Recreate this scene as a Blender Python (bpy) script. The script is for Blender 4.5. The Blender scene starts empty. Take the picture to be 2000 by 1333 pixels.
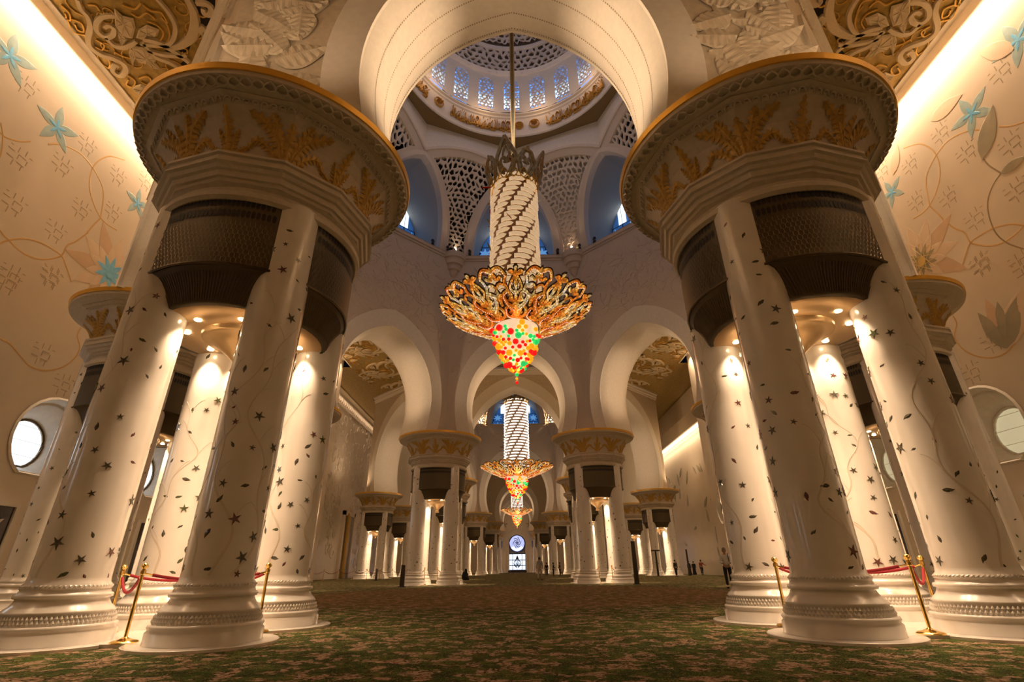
import bpy, bmesh, math, random
from math import sin, cos, pi, radians, sqrt, atan2, tan
from mathutils import Vector, Matrix
from mathutils.geometry import tessellate_polygon
random.seed(7)
SC = bpy.context.scene
COL = SC.collection
# ------------------------------------------------------------------ camera
th, roll, yaw = radians(24.763), radians(.665), radians(-.263)
fw = Vector((sin(yaw)*cos(th), cos(yaw)*cos(th), sin(th)))
r0 = Vector((cos(yaw), -sin(yaw), 0)); u0 = r0.cross(fw)
rt = r0*cos(roll) - u0*sin(roll); up = u0*cos(roll) + r0*sin(roll)
cam = bpy.data.objects.new('camera', bpy.data.cameras.new('camera'))
COL.objects.link(cam)
M = Matrix((rt, up, -fw)).transposed().to_4x4(); M.translation = Vector((-.072, 0, 1.0))
cam.matrix_world = M
cam.data.sensor_width = 36; cam.data.lens = 36*964.7/2000
cam.data.clip_end = 400; cam.data.clip_start = .05
SC.camera = cam
# ------------------------------------------------------------------ world, exposure, view
SC.view_settings.view_transform = 'Standard'; SC.view_settings.look = 'None'
SC.view_settings.gamma = 1; SC.view_settings.use_curve_mapping = False
SC.view_settings.exposure = -0.08
W = bpy.data.worlds.new('world'); SC.world = W; W.use_nodes = True
W.node_tree.nodes['Background'].inputs[0].default_value = (.05, .08, .16, 1)
W.node_tree.nodes['Background'].inputs[1].default_value = .03
WARM = (1, .60, .31); WARM2 = (1, .69, .43)
def lamp(name, kind, loc, energy, color=WARM, size=.1, aim=None, spot=None, blend=.6, size_y=None):
    L = bpy.data.lights.new(name, kind); L.energy = energy; L.color = color
    if kind == 'AREA':
        L.size = size
        if size_y: L.shape = 'RECTANGLE'; L.size_y = size_y
    else: L.shadow_soft_size = size
    if kind == 'SPOT': L.spot_size = spot or 1.6; L.spot_blend = blend
    if name == 'cove_and_fill_strip': L.spread = radians(115)
    o = bpy.data.objects.new(name, L); COL.objects.link(o); o.location = loc
    if name == 'cove_and_fill_strip':      # strips: local Y runs along the hall
        dx = aim[0]-loc[0]; o.rotation_euler = (0, radians(-12)*(1 if dx > 0 else -1) if kind and size < 1 else 0, 0) if size < 1 else (radians(8), 0, 0)
    elif aim is not None:
        o.rotation_euler = (Vector(aim)-Vector(loc)).to_track_quat('-Z', 'Y').to_euler()
    return o
# ---- every lamp of the hall, plus added fill lights
OCT = [dict(c=24.6, a=6.07), dict(c=78.5, a=7.86), dict(c=132.3, a=6.07)]
S2 = 1+sqrt(2)
def octv(o, k, extra=0):          # vertex k of an octagon (0 = far right, clockwise seen from above)
    ang = radians(22.5+45*k); R = o['a']/sin(radians(22.5))+extra
    return (R*sin(ang), o['c']+R*cos(ang))
K_COVE, K_DOWN, K_UP, K_DOME = 66, 2.9, 1.2, 1.25
for s in (-1, 1):                 # strip lights in the ceiling slots above the long walls
    for (x, y0, y1) in ((20.9, -7, 12), (20.9, 12, 32), (20.9, 32, 56.5)):
        lamp('cove_and_fill_strip', 'AREA', (s*x, (y0+y1)/2, 24.55), K_COVE*(y1-y0), WARM2, .35,
             aim=(s*(x+.25), (y0+y1)/2, 0), size_y=(y1-y0))
    lamp('cove_and_fill_strip', 'AREA', (s*24.2, 80, 17.7 if s > 0 else 23.7), (14 if s > 0 else 7)*44, WARM2, .3, aim=(s*24.6, 80, 0), size_y=44)  # right: strip of the wall cove; left: added fill, no cove there
lamp('cove_and_fill_strip', 'AREA', (0, -7.4, 24.3), 1300, WARM2, 34, aim=(0, -7.9, 0), size_y=.35)  # unseen strip added behind the viewer to brighten the column fronts
for oi, o in enumerate(OCT):      # flood lights on the ledges, washing the domes
    for k in range(8):
        if oi and k in (2, 3, 4, 5): continue
        x, y = octv(o, k, -2.0)
        if oi < 2:
            lamp('flood_light', 'SPOT', (x, y, 27.5), 330*K_DOME, WARM2, .15, aim=(x*.2, o['c']+(y-o['c'])*.2, 38), spot=1.9)
for k in range(10):               # unseen fill points added to warm the dome, no lamps on the cornice
    a = 2*pi*(k+.5)/10; lamp('dome_fill_light', 'POINT', (7.6*sin(a), 24.6+7.6*cos(a), 40.0), 42*K_DOME, WARM, .45)
def arch_lamps(o, k, pw):         # two up-lights on the capitals of each arch
    ang = radians(45*k); ap = o['a']*S2
    d = Vector((sin(ang), cos(ang), 0)); t = Vector((cos(ang), -sin(ang), 0)); c = Vector((0, o['c'], 0))
    for s in (-1, 1):
        p = c+d*ap+t*s*(o['a']-3.2)+Vector((0, 0, 10.75)); q = c+d*ap-t*s*(R_ if (R_ := (5.75 if o['a'] > 7 else 3.62)) else 0)+Vector((0, 0, 14.6))
        lamp('arch_light', 'SPOT', p, pw*2.3, WARM2, .2, aim=q, spot=1.0, blend=1)
for k in (0, 1, 7): arch_lamps(OCT[0], k, 420*K_UP)
for k in (2, 6, 3, 5): arch_lamps(OCT[0], k, 350*K_UP)
arch_lamps(OCT[0], 4, 1100*K_UP)
for k in (3, 4, 5, 0, 1, 7): arch_lamps(OCT[1], k, 600*K_UP)
for s in (-1, 1):                 # lamps standing on the capitals, washing the carved walls outside
    for (x, y, p) in ((8.2, 6.6, 330), (5.0, 6.4, 200), (17.3, 16.2, 40), (17.4, 20.5, 40), (17.0, 33.0, 500), (8.6, 42.2, 700), (3.3, 41.6, 250), (10.5, 57.4, 600), (21.6, 69.0, 500), (21.9, 88.0, 500)):
        lamp('capital_light', 'SPOT', (s*x, y, 10.9), p*K_UP, WARM2, .2, aim=(s*x*.98, y, 24), spot=2.6, blend=1)
arch_lamps(OCT[2], 4, 500*K_UP); arch_lamps(OCT[2], 0, 300*K_UP)

# ------------------------------------------------------------------ materials
def new_mat(name):
    m = bpy.data.materials.new(name); m.use_nodes = True
    return m, m.node_tree, m.node_tree.nodes['Principled BSDF']
def simple(name, col, rough=.5, metal=0, bump=0, bscale=8, var=0, coat=0, emit=None, es=1):
    m, t, b = new_mat(name)
    b.inputs['Base Color'].default_value = (*col, 1); b.inputs['Roughness'].default_value = rough
    b.inputs['Metallic'].default_value = metal
    if coat: b.inputs['Coat Weight'].default_value = coat; b.inputs['Coat Roughness'].default_value = .08
    if emit: b.inputs['Emission Color'].default_value = (*emit, 1); b.inputs['Emission Strength'].default_value = es
    if bump or var:
        tc = t.nodes.new('ShaderNodeTexCoord'); n = t.nodes.new('ShaderNodeTexNoise')
        n.inputs['Scale'].default_value = bscale; n.inputs['Detail'].default_value = 5
        t.links.new(tc.outputs['Object'], n.inputs['Vector'])
        if bump:
            bp = t.nodes.new('ShaderNodeBump'); bp.inputs['Strength'].default_value = bump; bp.inputs['Distance'].default_value = .05
            t.links.new(n.outputs['Fac'], bp.inputs['Height']); t.links.new(bp.outputs['Normal'], b.inputs['Normal'])
        if var:
            r = t.nodes.new('ShaderNodeValToRGB'); t.links.new(n.outputs['Fac'], r.inputs['Fac'])
            r.color_ramp.elements[0].position = .3; r.color_ramp.elements[1].position = .7
            r.color_ramp.elements[0].color = (*[c*(1-var) for c in col], 1); r.color_ramp.elements[1].color = (*[min(1, c*(1+var)) for c in col], 1)
            t.links.new(r.outputs['Color'], b.inputs['Base Color'])
    return m
MARBLE = simple('white_marble', (.80, .75, .68), .18, bscale=1.6, var=.05, coat=.4)
MARBLE_BASE = simple('polished_marble', (.82, .77, .70), .22, bscale=3, var=.04, coat=.3)
PLASTER = simple('smooth_plaster', (.76, .70, .60), .55, bump=.08, bscale=6, var=.04)
STONE = simple('carved_stone', (.55, .46, .33), .6, bump=.25, bscale=5, var=.10)
STONE_LT = simple('pale_carved_stone', (.60, .51, .42), .6, bump=.15, bscale=14, var=.06)
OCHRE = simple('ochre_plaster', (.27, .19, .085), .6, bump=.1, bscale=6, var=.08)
CAPST = simple('capital_stone', (.60, .52, .40), .5, bump=.15, bscale=9, var=.06)
CAPGOLD = simple('gold_painted_palm', (.52, .32, .07), .45, .15, var=.1, bscale=10)
GOLD = simple('gold_leaf', (.85, .52, .10), .28, .8, var=.1, bscale=6)
GOLDRIM = simple('gold_rim', (.85, .50, .08), .35, .6)
BRASS = simple('polished_brass', (.86, .58, .18), .16, 1)
BRONZE = simple('dark_bronze', (.105, .082, .048), .45, .55, bump=.2, bscale=60, var=.15)
BRONZE_D = simple('black_opening', (.012, .009, .007), .6)
BRONZE_L = simple('bronze_edge', (.16, .12, .07), .35, .8)
PAN = simple('satin_gold_soffit', (.72, .50, .26), .3, .55, bump=.05, bscale=20)
INLAY = simple('dark_inlay', (.085, .075, .05), .2, coat=.4, var=.5, bscale=5)
INLAY_G = simple('green_inlay', (.09, .10, .045), .2, coat=.4, var=.4, bscale=5)
INLAY_R = simple('red_inlay', (.15, .06, .05), .2, coat=.4)
INLAY_P = simple('pearl_inlay', (.72, .66, .58), .12, .1, coat=.6)
INLAY_T = simple('tan_branch_inlay', (.72, .64, .53), .2, coat=.4)
ROPE = simple('red_velvet', (.30, .012, .02), .85)
SCREEN = simple('pierced_screen', (.66, .58, .49), .6, bump=.1, bscale=10)
DARK = simple('dark_void_shade', (.02, .016, .012), .9)
GOLDCEIL = simple('gold_ceiling_ground', (.34, .225, .045), .42, .35, bump=.35, bscale=3.5, var=.3)
CREAM = simple('cream_ribbon', (.62, .50, .30), .5, bump=.12, bscale=25, var=.08)
GOLDVINE = simple('gold_vine', (.62, .38, .08), .35, .5)
WALLM = simple('pale_wall_marble', (.76, .66, .53), .35, bscale=.5, var=.04, coat=.1)
WALL_REL = simple('relief_wall', (.72, .64, .54), .28, bump=.3, bscale=2.5, var=.06)
VINE = simple('amber_vine_inlay', (.66, .42, .17), .4)
VINE_B = simple('brown_vine_inlay', (.33, .25, .14), .4)
PEACH = simple('peach_petal', (.78, .62, .46), .4, var=.12, bscale=1.2)
PEACH_D = simple('deep_peach_petal', (.68, .49, .33), .4, var=.15, bscale=1.5)
TEAL = simple('teal_petal', (.38, .52, .52), .35, var=.25, bscale=1.6)
SKY = simple('sky_blue_petal', (.22, .60, 1.0), .3, var=.15, bscale=3)
OLIVE = simple('olive_leaf', (.40, .36, .25), .4, var=.3, bscale=1.2)
YEL = simple('yellow_center', (.75, .55, .18), .4)
GREYB = simple('grey_brown_cross_inlay', (.47, .37, .25), .4)
BLUEWALL = simple('niche_plaster', (.42, .40, .36), .6, bump=.1, bscale=6)
WHITEPANE = simple('bright_daylight_pane', (.9, .95, 1), .4, emit=(.80, .90, 1), es=2.2)
PANE_R = simple('pale_lit_pane', (.8, .78, .6), .4, emit=(.85, .78, .50), es=.45)
BLUEPANE = simple('dusk_blue_pane', (.05, .12, .3), .3, emit=(.04, .17, .50), es=.42)
BLUEFLOW = simple('light_blue_glass_flower', (.3, .55, .9), .3, emit=(.14, .40, .85), es=.6)
DOMEPANE = simple('violet_blue_daylight_pane', (.3, .4, .7), .3, emit=(.10, .33, 1), es=1.5)
SUNPANE = simple('pale_blue_daylight_glass', (.7, .8, 1), .3, emit=(.45, .70, 1), es=2.2)
NICHEPANE = simple('bright_niche_daylight_pane', (.9, .95, 1), .4, emit=(.75, .88, 1), es=1.5)
LEAD = simple('dark_leading', (.06, .06, .10), .5)
LAMPM = simple('lamp_lens', (1, .9, .7), .3, emit=(1, .80, .50), es=25)
BLACK = simple('black_metal', (.02, .02, .02), .4)
DARKWOOD = simple('dark_wood', (.045, .032, .02), .5, var=.2, bscale=12)
GREYM = simple('grey_pilaster', (.32, .31, .29), .3)
PURPLE = simple('dark_purple_marble', (.03, .018, .02), .2, coat=.5)
TUBEG = simple('lit_cream_glass_plate', (.85, .68, .45), .25, emit=(1, .66, .36), es=.5)
TUBESEAM = simple('amber_seam', (.16, .08, .03), .4)
TUBEW = simple('white_lit_glass_bar', (1, .95, .9), .25, emit=(1, .86, .72), es=1.5)
BEAD = simple('white_lit_bead', (1, 1, 1), .3, emit=(1, .72, .62), es=1.1)
BALLR = simple('red_glass_ball', (.7, .01, .01), .08, emit=(1, .01, .01), es=.85)
BALLG = simple('green_glass_ball', (.02, .55, .12), .08, emit=(.02, .75, .16), es=.8)
BALLY = simple('amber_glass_ball', (.9, .4, .01), .08, emit=(1, .36, .01), es=.95)
MILK = simple('milky_lit_glass', (.9, .85, .7), .3, emit=(1, .74, .48), es=.7)
LEAFR = simple('red_glass_leaf', (.45, .02, .01), .15); LEAFG = simple('olive_glass_leaf', (.35, .33, .08), .15); LEAFW = simple('clear_grey_leaf', (.5, .5, .42), .15)
CROWN_D = simple('dark_bronze_scroll_back', (.07, .035, .012), .4, .4)
CROWN = simple('bronze_gold_crown', (.50, .34, .12), .3, .5, var=.3, bscale=5)
SKIN = simple('skin', (.42, .23, .14), .5); HAIR = simple('dark_hair', (.02, .014, .01), .6)
def cloth(n, c): return simple(n, c, .85, bump=.2, bscale=20)

def scroll_mat():
    m, t, b = new_mat('lit_jewelled_scroll')
    tc = t.nodes.new('ShaderNodeTexCoord'); n = t.nodes.new('ShaderNodeTexNoise'); n.inputs['Scale'].default_value = 1.1
    r = t.nodes.new('ShaderNodeValToRGB'); e = r.color_ramp.elements
    e[0].position = .30; e[0].color = (.60, .13, .015, 1); e[1].position = .72; e[1].color = (1, .95, .9, 1)
    for p, c in ((.42, (.95, .30, .03, 1)), (.54, (1, .52, .09, 1)), (.63, (.95, .75, .35, 1))):
        x = e.new(p); x.color = c
    v = t.nodes.new('ShaderNodeTexVoronoi'); v.inputs['Scale'].default_value = 9
    mr = t.nodes.new('ShaderNodeMapRange'); mr.inputs[1].default_value = .1; mr.inputs[2].default_value = .55; mr.inputs[3].default_value = 1.15; mr.inputs[4].default_value = .18
    t.links.new(tc.outputs['Object'], n.inputs['Vector']); t.links.new(tc.outputs['Object'], v.inputs['Vector'])
    t.links.new(n.outputs['Fac'], r.inputs['Fac']); t.links.new(v.outputs['Distance'], mr.inputs[0])
    t.links.new(r.outputs['Color'], b.inputs['Emission Color']); t.links.new(r.outputs['Color'], b.inputs['Base Color'])
    t.links.new(mr.outputs[0], b.inputs['Emission Strength']); b.inputs['Metallic'].default_value = .5; b.inputs['Roughness'].default_value = .3
    return m
SCROLL = scroll_mat()

def carpet_mat():
    m, t, b = new_mat('floral_wool_carpet'); L = t.links; N = t.nodes
    tc = N.new('ShaderNodeTexCoord')
    def noise(scale, detail=3, dist=0):
        n = N.new('ShaderNodeTexNoise'); n.inputs['Scale'].default_value = scale; n.inputs['Detail'].default_value = detail; n.inputs['Distortion'].default_value = dist
        L.new(tc.outputs['Object'], n.inputs['Vector']); return n.outputs['Fac']
    def ramp(src, stops, const=False):
        r = N.new('ShaderNodeValToRGB'); L.new(src, r.inputs['Fac']); e = r.color_ramp.elements
        if const: r.color_ramp.interpolation = 'CONSTANT'
        e[0].position, e[0].color = stops[0][0], (*stops[0][1], 1); e[1].position, e[1].color = stops[-1][0], (*stops[-1][1], 1)
        for p, c in stops[1:-1]: x = e.new(p); x.color = (*c, 1)
        return r.outputs['Color']
    def mix(f, a, c):
        x = N.new('ShaderNodeMix'); x.data_type = 'RGBA'; L.new(f, x.inputs[0]); L.new(a, x.inputs[6]); L.new(c, x.inputs[7]); return x.outputs[2]
    g = ramp(noise(2.2, 4, 1.5), [(.36, (.018, .038, .006)), (.5, (.045, .088, .014)), (.66, (.10, .12, .03))])
    bw = lambda a, c: [(a, (0, 0, 0)), (c, (1, 1, 1))]
    fl = ramp(noise(3.2, 8, .5), bw(.515, .55)); fcol = ramp(noise(7, 3, 2), [(.36, (.05, .05, .012)), (.46, (.27, .17, .10)), (.56, (.50, .36, .25)), (.66, (.24, .10, .07))])
    c1 = mix(fl, g, fcol)
    dk = ramp(noise(8, 3, 1.5), bw(.56, .58)); dcol = ramp(noise(.9, 2), [(.4, (.02, .028, .006)), (.6, (.035, .045, .01))]); c1 = mix(dk, c1, dcol)
    cr = ramp(noise(14, 2, 5.0), bw(.61, .64)); ccol = ramp(noise(1, 1), [(.4, (.50, .33, .17)), (.6, (.38, .2, .1))]); c1 = mix(cr, c1, ccol)
    # large round medallion of redder wool under the first dome
    gr = N.new('ShaderNodeVectorMath'); gr.operation = 'DISTANCE'; L.new(tc.outputs['Object'], gr.inputs[0]); gr.inputs[1].default_value = (0, 24.6, 0)
    nz = noise(.8, 3, 2)
    ad = N.new('ShaderNodeMath'); ad.operation = 'MULTIPLY_ADD'; L.new(nz, ad.inputs[0]); ad.inputs[1].default_value = 3.0; L.new(gr.outputs['Value'], ad.inputs[2])
    dv = N.new('ShaderNodeMath'); dv.operation = 'DIVIDE'; L.new(ad.outputs[0], dv.inputs[0]); dv.inputs[1].default_value = 14
    md = ramp(dv.outputs[0], [(.0, (.35, .35, .35)), (.45, (.25, .25, .25)), (.68, (.38, .38, .38)), (.84, (0, 0, 0))])
    rcol = ramp(noise(3, 4, 3), [(.35, (.10, .06, .022)), (.5, (.30, .10, .05)), (.65, (.34, .20, .10))])
    c1 = mix(md, c1, rcol)
    L.new(c1, b.inputs['Base Color']); b.inputs['Roughness'].default_value = .95
    b.inputs['Specular IOR Level'].default_value = .1
    bp = N.new('ShaderNodeBump'); bp.inputs['Strength'].default_value = .5; bp.inputs['Distance'].default_value = .02
    L.new(noise(60, 3), bp.inputs['Height']); L.new(bp.outputs['Normal'], b.inputs['Normal'])
    return m
CARPET = carpet_mat()

# ------------------------------------------------------------------ mesh helpers
class MB:
    def __init__(s): s.v = []; s.f = []
    def add(s, vs, fs):
        n = len(s.v); s.v += [tuple(v) for v in vs]; s.f += [tuple(i+n for i in f) for f in fs]; return s
    def box(s, x0, y0, z0, x1, y1, z1):
        return s.add([(x0, y0, z0), (x1, y0, z0), (x1, y1, z0), (x0, y1, z0), (x0, y0, z1), (x1, y0, z1), (x1, y1, z1), (x0, y1, z1)],
                     [(0, 3, 2, 1), (4, 5, 6, 7), (0, 1, 5, 4), (1, 2, 6, 5), (2, 3, 7, 6), (3, 0, 4, 7)])
    def grid(s, rows, close_u=False, close_v=False):
        n = len(rows); m = len(rows[0]); b = len(s.v)
        for r in rows: s.v += [tuple(p) for p in r]
        for i in range(n if close_v else n-1):
            for j in range(m if close_u else m-1):
                a, c = i, (i+1) % n; d, e = j, (j+1) % m
                s.f.append((b+a*m+d, b+a*m+e, b+c*m+e, b+c*m+d))
        return s
    def lathe(s, prof, n=32, cx=0, cy=0, cap=False):
        s.grid([[(cx+r*cos(2*pi*j/n), cy+r*sin(2*pi*j/n), z) for j in range(n)] for z, r in prof], close_u=True)
        return s
    def tube(s, pts, r, n=6, flat=None):
        pts = [Vector(p) for p in pts]; rows = []
        for i, p in enumerate(pts):
            d = (pts[min(i+1, len(pts)-1)]-pts[max(i-1, 0)]).normalized()
            a = d.orthogonal().normalized() if abs(d.z) > .99 else d.cross(Vector((0, 0, 1))).normalized()
            b = d.cross(a).normalized(); rr = r(i/(len(pts)-1)) if callable(r) else r
            rows.append([p+a*rr*cos(2*pi*k/n)+b*rr*sin(2*pi*k/n)*(flat or 1) for k in range(n)])
        s.grid(rows, close_u=True)
        b0 = len(s.v)-len(rows)*n
        s.f.append(tuple(b0+k for k in range(n))[::-1]); s.f.append(tuple(b0+(len(rows)-1)*n+k for k in range(n)))
        return s
    def ribbon(s, pts, w, h, nrm):
        """flat band lying on a surface: pts, width, raised height, nrm(p) the surface normal"""
        pts = [Vector(p) for p in pts]; rows = []
        for i, p in enumerate(pts):
            d = (pts[min(i+1, len(pts)-1)]-pts[max(i-1, 0)]).normalized(); n = Vector(nrm(p)); a = d.cross(n).normalized()
            ww = (w(i/(len(pts)-1)) if callable(w) else w)/2
            rows.append([p+a*ww, p+a*ww*.7+n*h, p-a*ww*.7+n*h, p-a*ww])
        s.grid(rows); b0 = len(s.v)-len(rows)*4
        s.f.append((b0, b0+1, b0+2, b0+3)); e = b0+(len(rows)-1)*4; s.f.append((e+3, e+2, e+1, e))
        return s
    def mesh(s, name, smooth=False):
        m = bpy.data.meshes.new(name); m.from_pydata(s.v, [], s.f)
        if smooth: m.polygons.foreach_set('use_smooth', [True]*len(m.polygons))
        m.update(); return m
def obj(name, me, mat, parent=None, smooth=False, kind=None, label=None, fix=True):
    if isinstance(me, MB): me = me.mesh(name, smooth)
    if mat and not me.materials:
        me.materials.append(mat)
    if fix and not me.get('fx'):
        bm = bmesh.new(); bm.from_mesh(me); bmesh.ops.recalc_face_normals(bm, faces=bm.faces); bm.to_mesh(me); bm.free(); me['fx'] = 1
        if smooth: 
            try: me.set_sharp_from_angle(angle=radians(38))
            except Exception: pass
    o = bpy.data.objects.new(name, me); COL.objects.link(o)
    if parent: o.parent = parent
    if kind: o['kind'] = kind
    if label: o['label'] = label
    return o
def inst(name, me, parent, loc=(0, 0, 0), rot=(0, 0, 0), scale=None, mat=None):
    o = bpy.data.objects.new(name, me); COL.objects.link(o); o.parent = parent
    o.location = loc; o.rotation_euler = rot
    if scale: o.scale = scale if hasattr(scale, '__len__') else (scale,)*3
    if mat: o.material_slots[0].link = 'OBJECT'; o.material_slots[0].material = mat
    return o
def empty(name, label, cat, loc=(0, 0, 0), rotz=0, group=None, kind=None):
    o = bpy.data.objects.new(name, None); COL.objects.link(o); o.location = loc; o.rotation_euler = (0, 0, rotz)
    o.empty_display_size = .2
    if label: o['label'] = label
    if cat: o['category'] = cat
    if group: o['group'] = group
    if kind: o['kind'] = kind
    return o
def spline(pts, n=6):
    P = [Vector(p) for p in pts]; out = []
    for i in range(len(P)-1):
        a, b, c, d = P[max(i-1, 0)], P[i], P[i+1], P[min(i+2, len(P)-1)]
        for k in range(n):
            t = k/n; out.append(.5*((2*b)+(c-a)*t+(2*a-5*b+4*c-d)*t*t+(3*b-a-3*c+d)*t**3))
    out.append(P[-1]); return out
def poly_holes(outer, holes, to3d):
    """flat sheet with holes"""
    loops = [[Vector((x, y, 0)) for x, y in outer]]+[[Vector((x, y, 0)) for x, y in h] for h in holes]
    tris = tessellate_polygon(loops); vs = [to3d(p.x, p.y) for l in loops for p in l]
    return MB().add(vs, tris)
# leaf / petal meshes (xy plane, z = relief) ---------------------------------
def petal_mesh(name, n=7, w=.3, h=.05, mat=None, ribs=True, tip=1.0, closed=True):
    m = MB(); top = []
    for i in range(n+1):
        t = i/n; y = t; ww = w*(sin(pi*min(1, t**.8*1.0))**.8)*(1 if t < .5 else 1-(t-.5)*.35*tip)
        if i == n: ww = .0
        if i == 0: ww = w*.12
        z = h*(1 if (i % 2 or not ribs) else .45)
        top.append([(-ww, y, 0), (-ww*.92, y, z*.75), (0, y-(0 if i in (0, n) else .03), h*1.15), (ww*.92, y, z*.75), (ww, y, 0)])
    m.grid(top); me = m.mesh(name); me.materials.append(mat); return me
def star_mesh(name, mat, n=5, r=.5, ri=.2, h=.02):
    m = MB(); ring = []
    for k in range(2*n):
        rr = r if k % 2 == 0 else ri; a = pi*k/n
        ring.append((rr*sin(a), rr*cos(a), 0))
    top = [(x*.9, y*.9, h) for x, y, z in ring]
    N = 2*n; fs = [(i, (i+1) % N, N+(i+1) % N, N+i) for i in range(N)]+[(N+i, N+(i+1) % N, 2*N) for i in range(N)]
    m.add(ring+top+[(0, 0, h)], fs); me = m.mesh(name); me.materials.append(mat); return me

# ------------------------------------------------------------------ floor
fl = obj('floor', MB().add([(-30, -9, 0), (30, -9, 0), (30, 156, 0), (-30, 156, 0)], [(0, 1, 2, 3)]), CARPET, kind='structure')

# ------------------------------------------------------------------ column clusters
CO, RS = 1.19, .53           # column offset from the centre, shaft radius
def polyr(r, a, n=12):       # radius of a 12-gon with vertices at multiples of 30 degrees
    w = 2*pi/n; x = (a % w)-w/2
    return r*cos(w/2)/cos(x)
def build_cluster_meshes():
    D = {}
    base = MB().lathe([(0, .84), (.03, .84), (.05, .81), (.20, .81), (.23, .78), (.27, .80), (.30, .79), (.31, .75)], 40)
    base.lathe([(.31, .75), (.45, .70), (.47, .72), (.49, .70), (.52, .68), (.56, .63), (.61, .60), (.65, .585), (.66, .62), (.69, .63), (.72, .62), (.73, .585), (.78, .57), (.80, .59)], 40)
    D['base'] = base.mesh('column_base', True)
    car = MB()
    for k in range(80):          # carved leaf band and rope ring
        a = 2*pi*(k+.0)/80
        for dz, rr, z, s in ((.05, .745, .345, .028), (.05, .728, .40, .028)):
            a = 2*pi*(k+(.5 if z > .36 else 0))/80
            c = Vector((rr*cos(a), rr*sin(a), z)); t = Vector((-sin(a), cos(a), 0)); r = Vector((cos(a), sin(a), .2))
            car.add([c-t*s, c+Vector((0, 0, .042)), c+t*s, c-Vector((0, 0, .042)), c+r*.018], [(0, 1, 4), (1, 2, 4), (2, 3, 4), (3, 0, 4)])
    for k in range(60):
        a = 2*pi*k/60; c = Vector((.575*cos(a), .575*sin(a), .825)); t = Vector((-sin(a), cos(a), 0)); r = Vector((cos(a), sin(a), 0)); z = Vector((0, 0, 1))
        car.add([c-t*.03-z*.018, c+t*.012-z*.022, c+t*.03+z*.018, c-t*.012+z*.022, c+r*.02], [(0, 1, 4), (1, 2, 4), (2, 3, 4), (3, 0, 4)])
    D['carving'] = car.mesh('carved_band')
    sh = MB().lathe([(.79, .58), (.85, .57), (.88, .54), (.95, RS), (8.1, RS)], 40); D['shaft'] = sh.mesh('shaft', True)
    D['core'] = MB().box(-1.38, -1.38, 5.78, 1.38, 1.38, 8.3).mesh('core')
    N = 96
    def ring(z, r, poly): return [((polyr(r, 2*pi*j/N+0, 12) if poly else r)*sin(2*pi*j/N), (polyr(r, 2*pi*j/N, 12) if poly else r)*cos(2*pi*j/N), z) for j in range(N)]
    nk = MB().grid([ring(7.95, 1.6, 0), ring(7.93, 2.0, 0), ring(7.9, 2.1, 0), ring(7.96, 2.17, 0), ring(8.06, 2.18, 0), ring(8.14, 2.10, 0), ring(8.17, 2.04, 0), ring(8.25, 2.06, 0), ring(8.3, 2.14, 0), ring(8.31, 2.19, 1), ring(8.38, 2.21, 1), ring(8.39, 2.27, 1),
                    ring(8.50, 2.30, 1), ring(8.52, 2.36, 1), ring(8.60, 2.40, 1), ring(8.62, 2.47, 1), ring(8.66, 2.47, 1), ring(8.68, 2.42, 1), ring(8.79, 2.42, 1), ring(8.81, 2.475, 1), ring(8.87, 2.475, 1), ring(8.87, 2.12, 1)], close_u=True)
    D['neck'] = nk.mesh('neck_moulding')
    D['panel'] = MB().grid([ring(z, r, 1) for z, r in PANEL]+[ring(9.98, 2.80, 1), ring(10.02, 2.80, 1), ring(10.07, 2.94, 1), ring(10.09, 2.94, 1)], close_u=True).mesh('flared_capital')
    D['disc'] = MB().grid([ring(10.09, 2.92, 1), ring(10.10, 2.97, 1), ring(10.16, 3.10, 0), ring(10.2, 3.19, 0), ring(10.31, 3.2, 0)], close_u=True).mesh('capital_disc')
    D['rim'] = MB().grid([ring(10.30, 3.19, 0), ring(10.30, 3.235, 0), ring(10.44, 3.26, 0), ring(10.46, 3.2, 0), ring(10.46, 1.5, 0)], close_u=True).mesh('gilded_rim')
    lat = MB()
    for k in range(84):
        a = 2*pi*k/84
        for s in (-1, 1):
            pts = []
            for i in range(7):
                t = i/6; aa = a+s*(t-.5)*.085+s*.012*sin(pi*2*t); rr = 2.98+.18*t; pts.append((rr*sin(aa), rr*cos(aa), 10.09+.10*t*t+.0))
            lat.ribbon(pts, .035, .045, lambda p: (p.x*.12, p.y*.12, -1))
    D['lattice'] = lat.mesh('interlaced_band')
    # scallop: one small half-round lobe, placed along the top edge of each facet
    sc = MB(); pts = [(.085*cos(pi*i/10), .0, .13*sin(pi*i/10)) for i in range(11)]
    sc.grid([[(x*1.0, 0, z) for x, y, z in pts], [(x*.98, -.035, z*.98) for x, y, z in pts], [(x*.72, -.03, z*.72-.0) for x, y, z in pts], [(x*.72, .0, z*.72) for x, y, z in pts]])
    D['scallop'] = sc.mesh('scallop'); D['scallop'].materials.append(CAPST)
    return D
PANEL = [(8.86, 2.15), (9.1, 2.19), (9.35, 2.27), (9.6, 2.40), (9.8, 2.56), (9.95, 2.72)]
def panel_pt(ang, h, off=.012):
    """point on the flared panel: angle, height fraction 0..1, raised by off"""
    z = 8.86+h*1.09
    for i in range(len(PANEL)-1):
        if PANEL[i][0] <= z <= PANEL[i+1][0]+1e-6:
            f = (z-PANEL[i][0])/(PANEL[i+1][0]-PANEL[i][0]); r = PANEL[i][1]*(1-f)+PANEL[i+1][1]*f
    r = polyr(r, ang)
    return Vector(((r+off)*sin(ang), (r+off)*cos(ang), z-off*.5))
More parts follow.
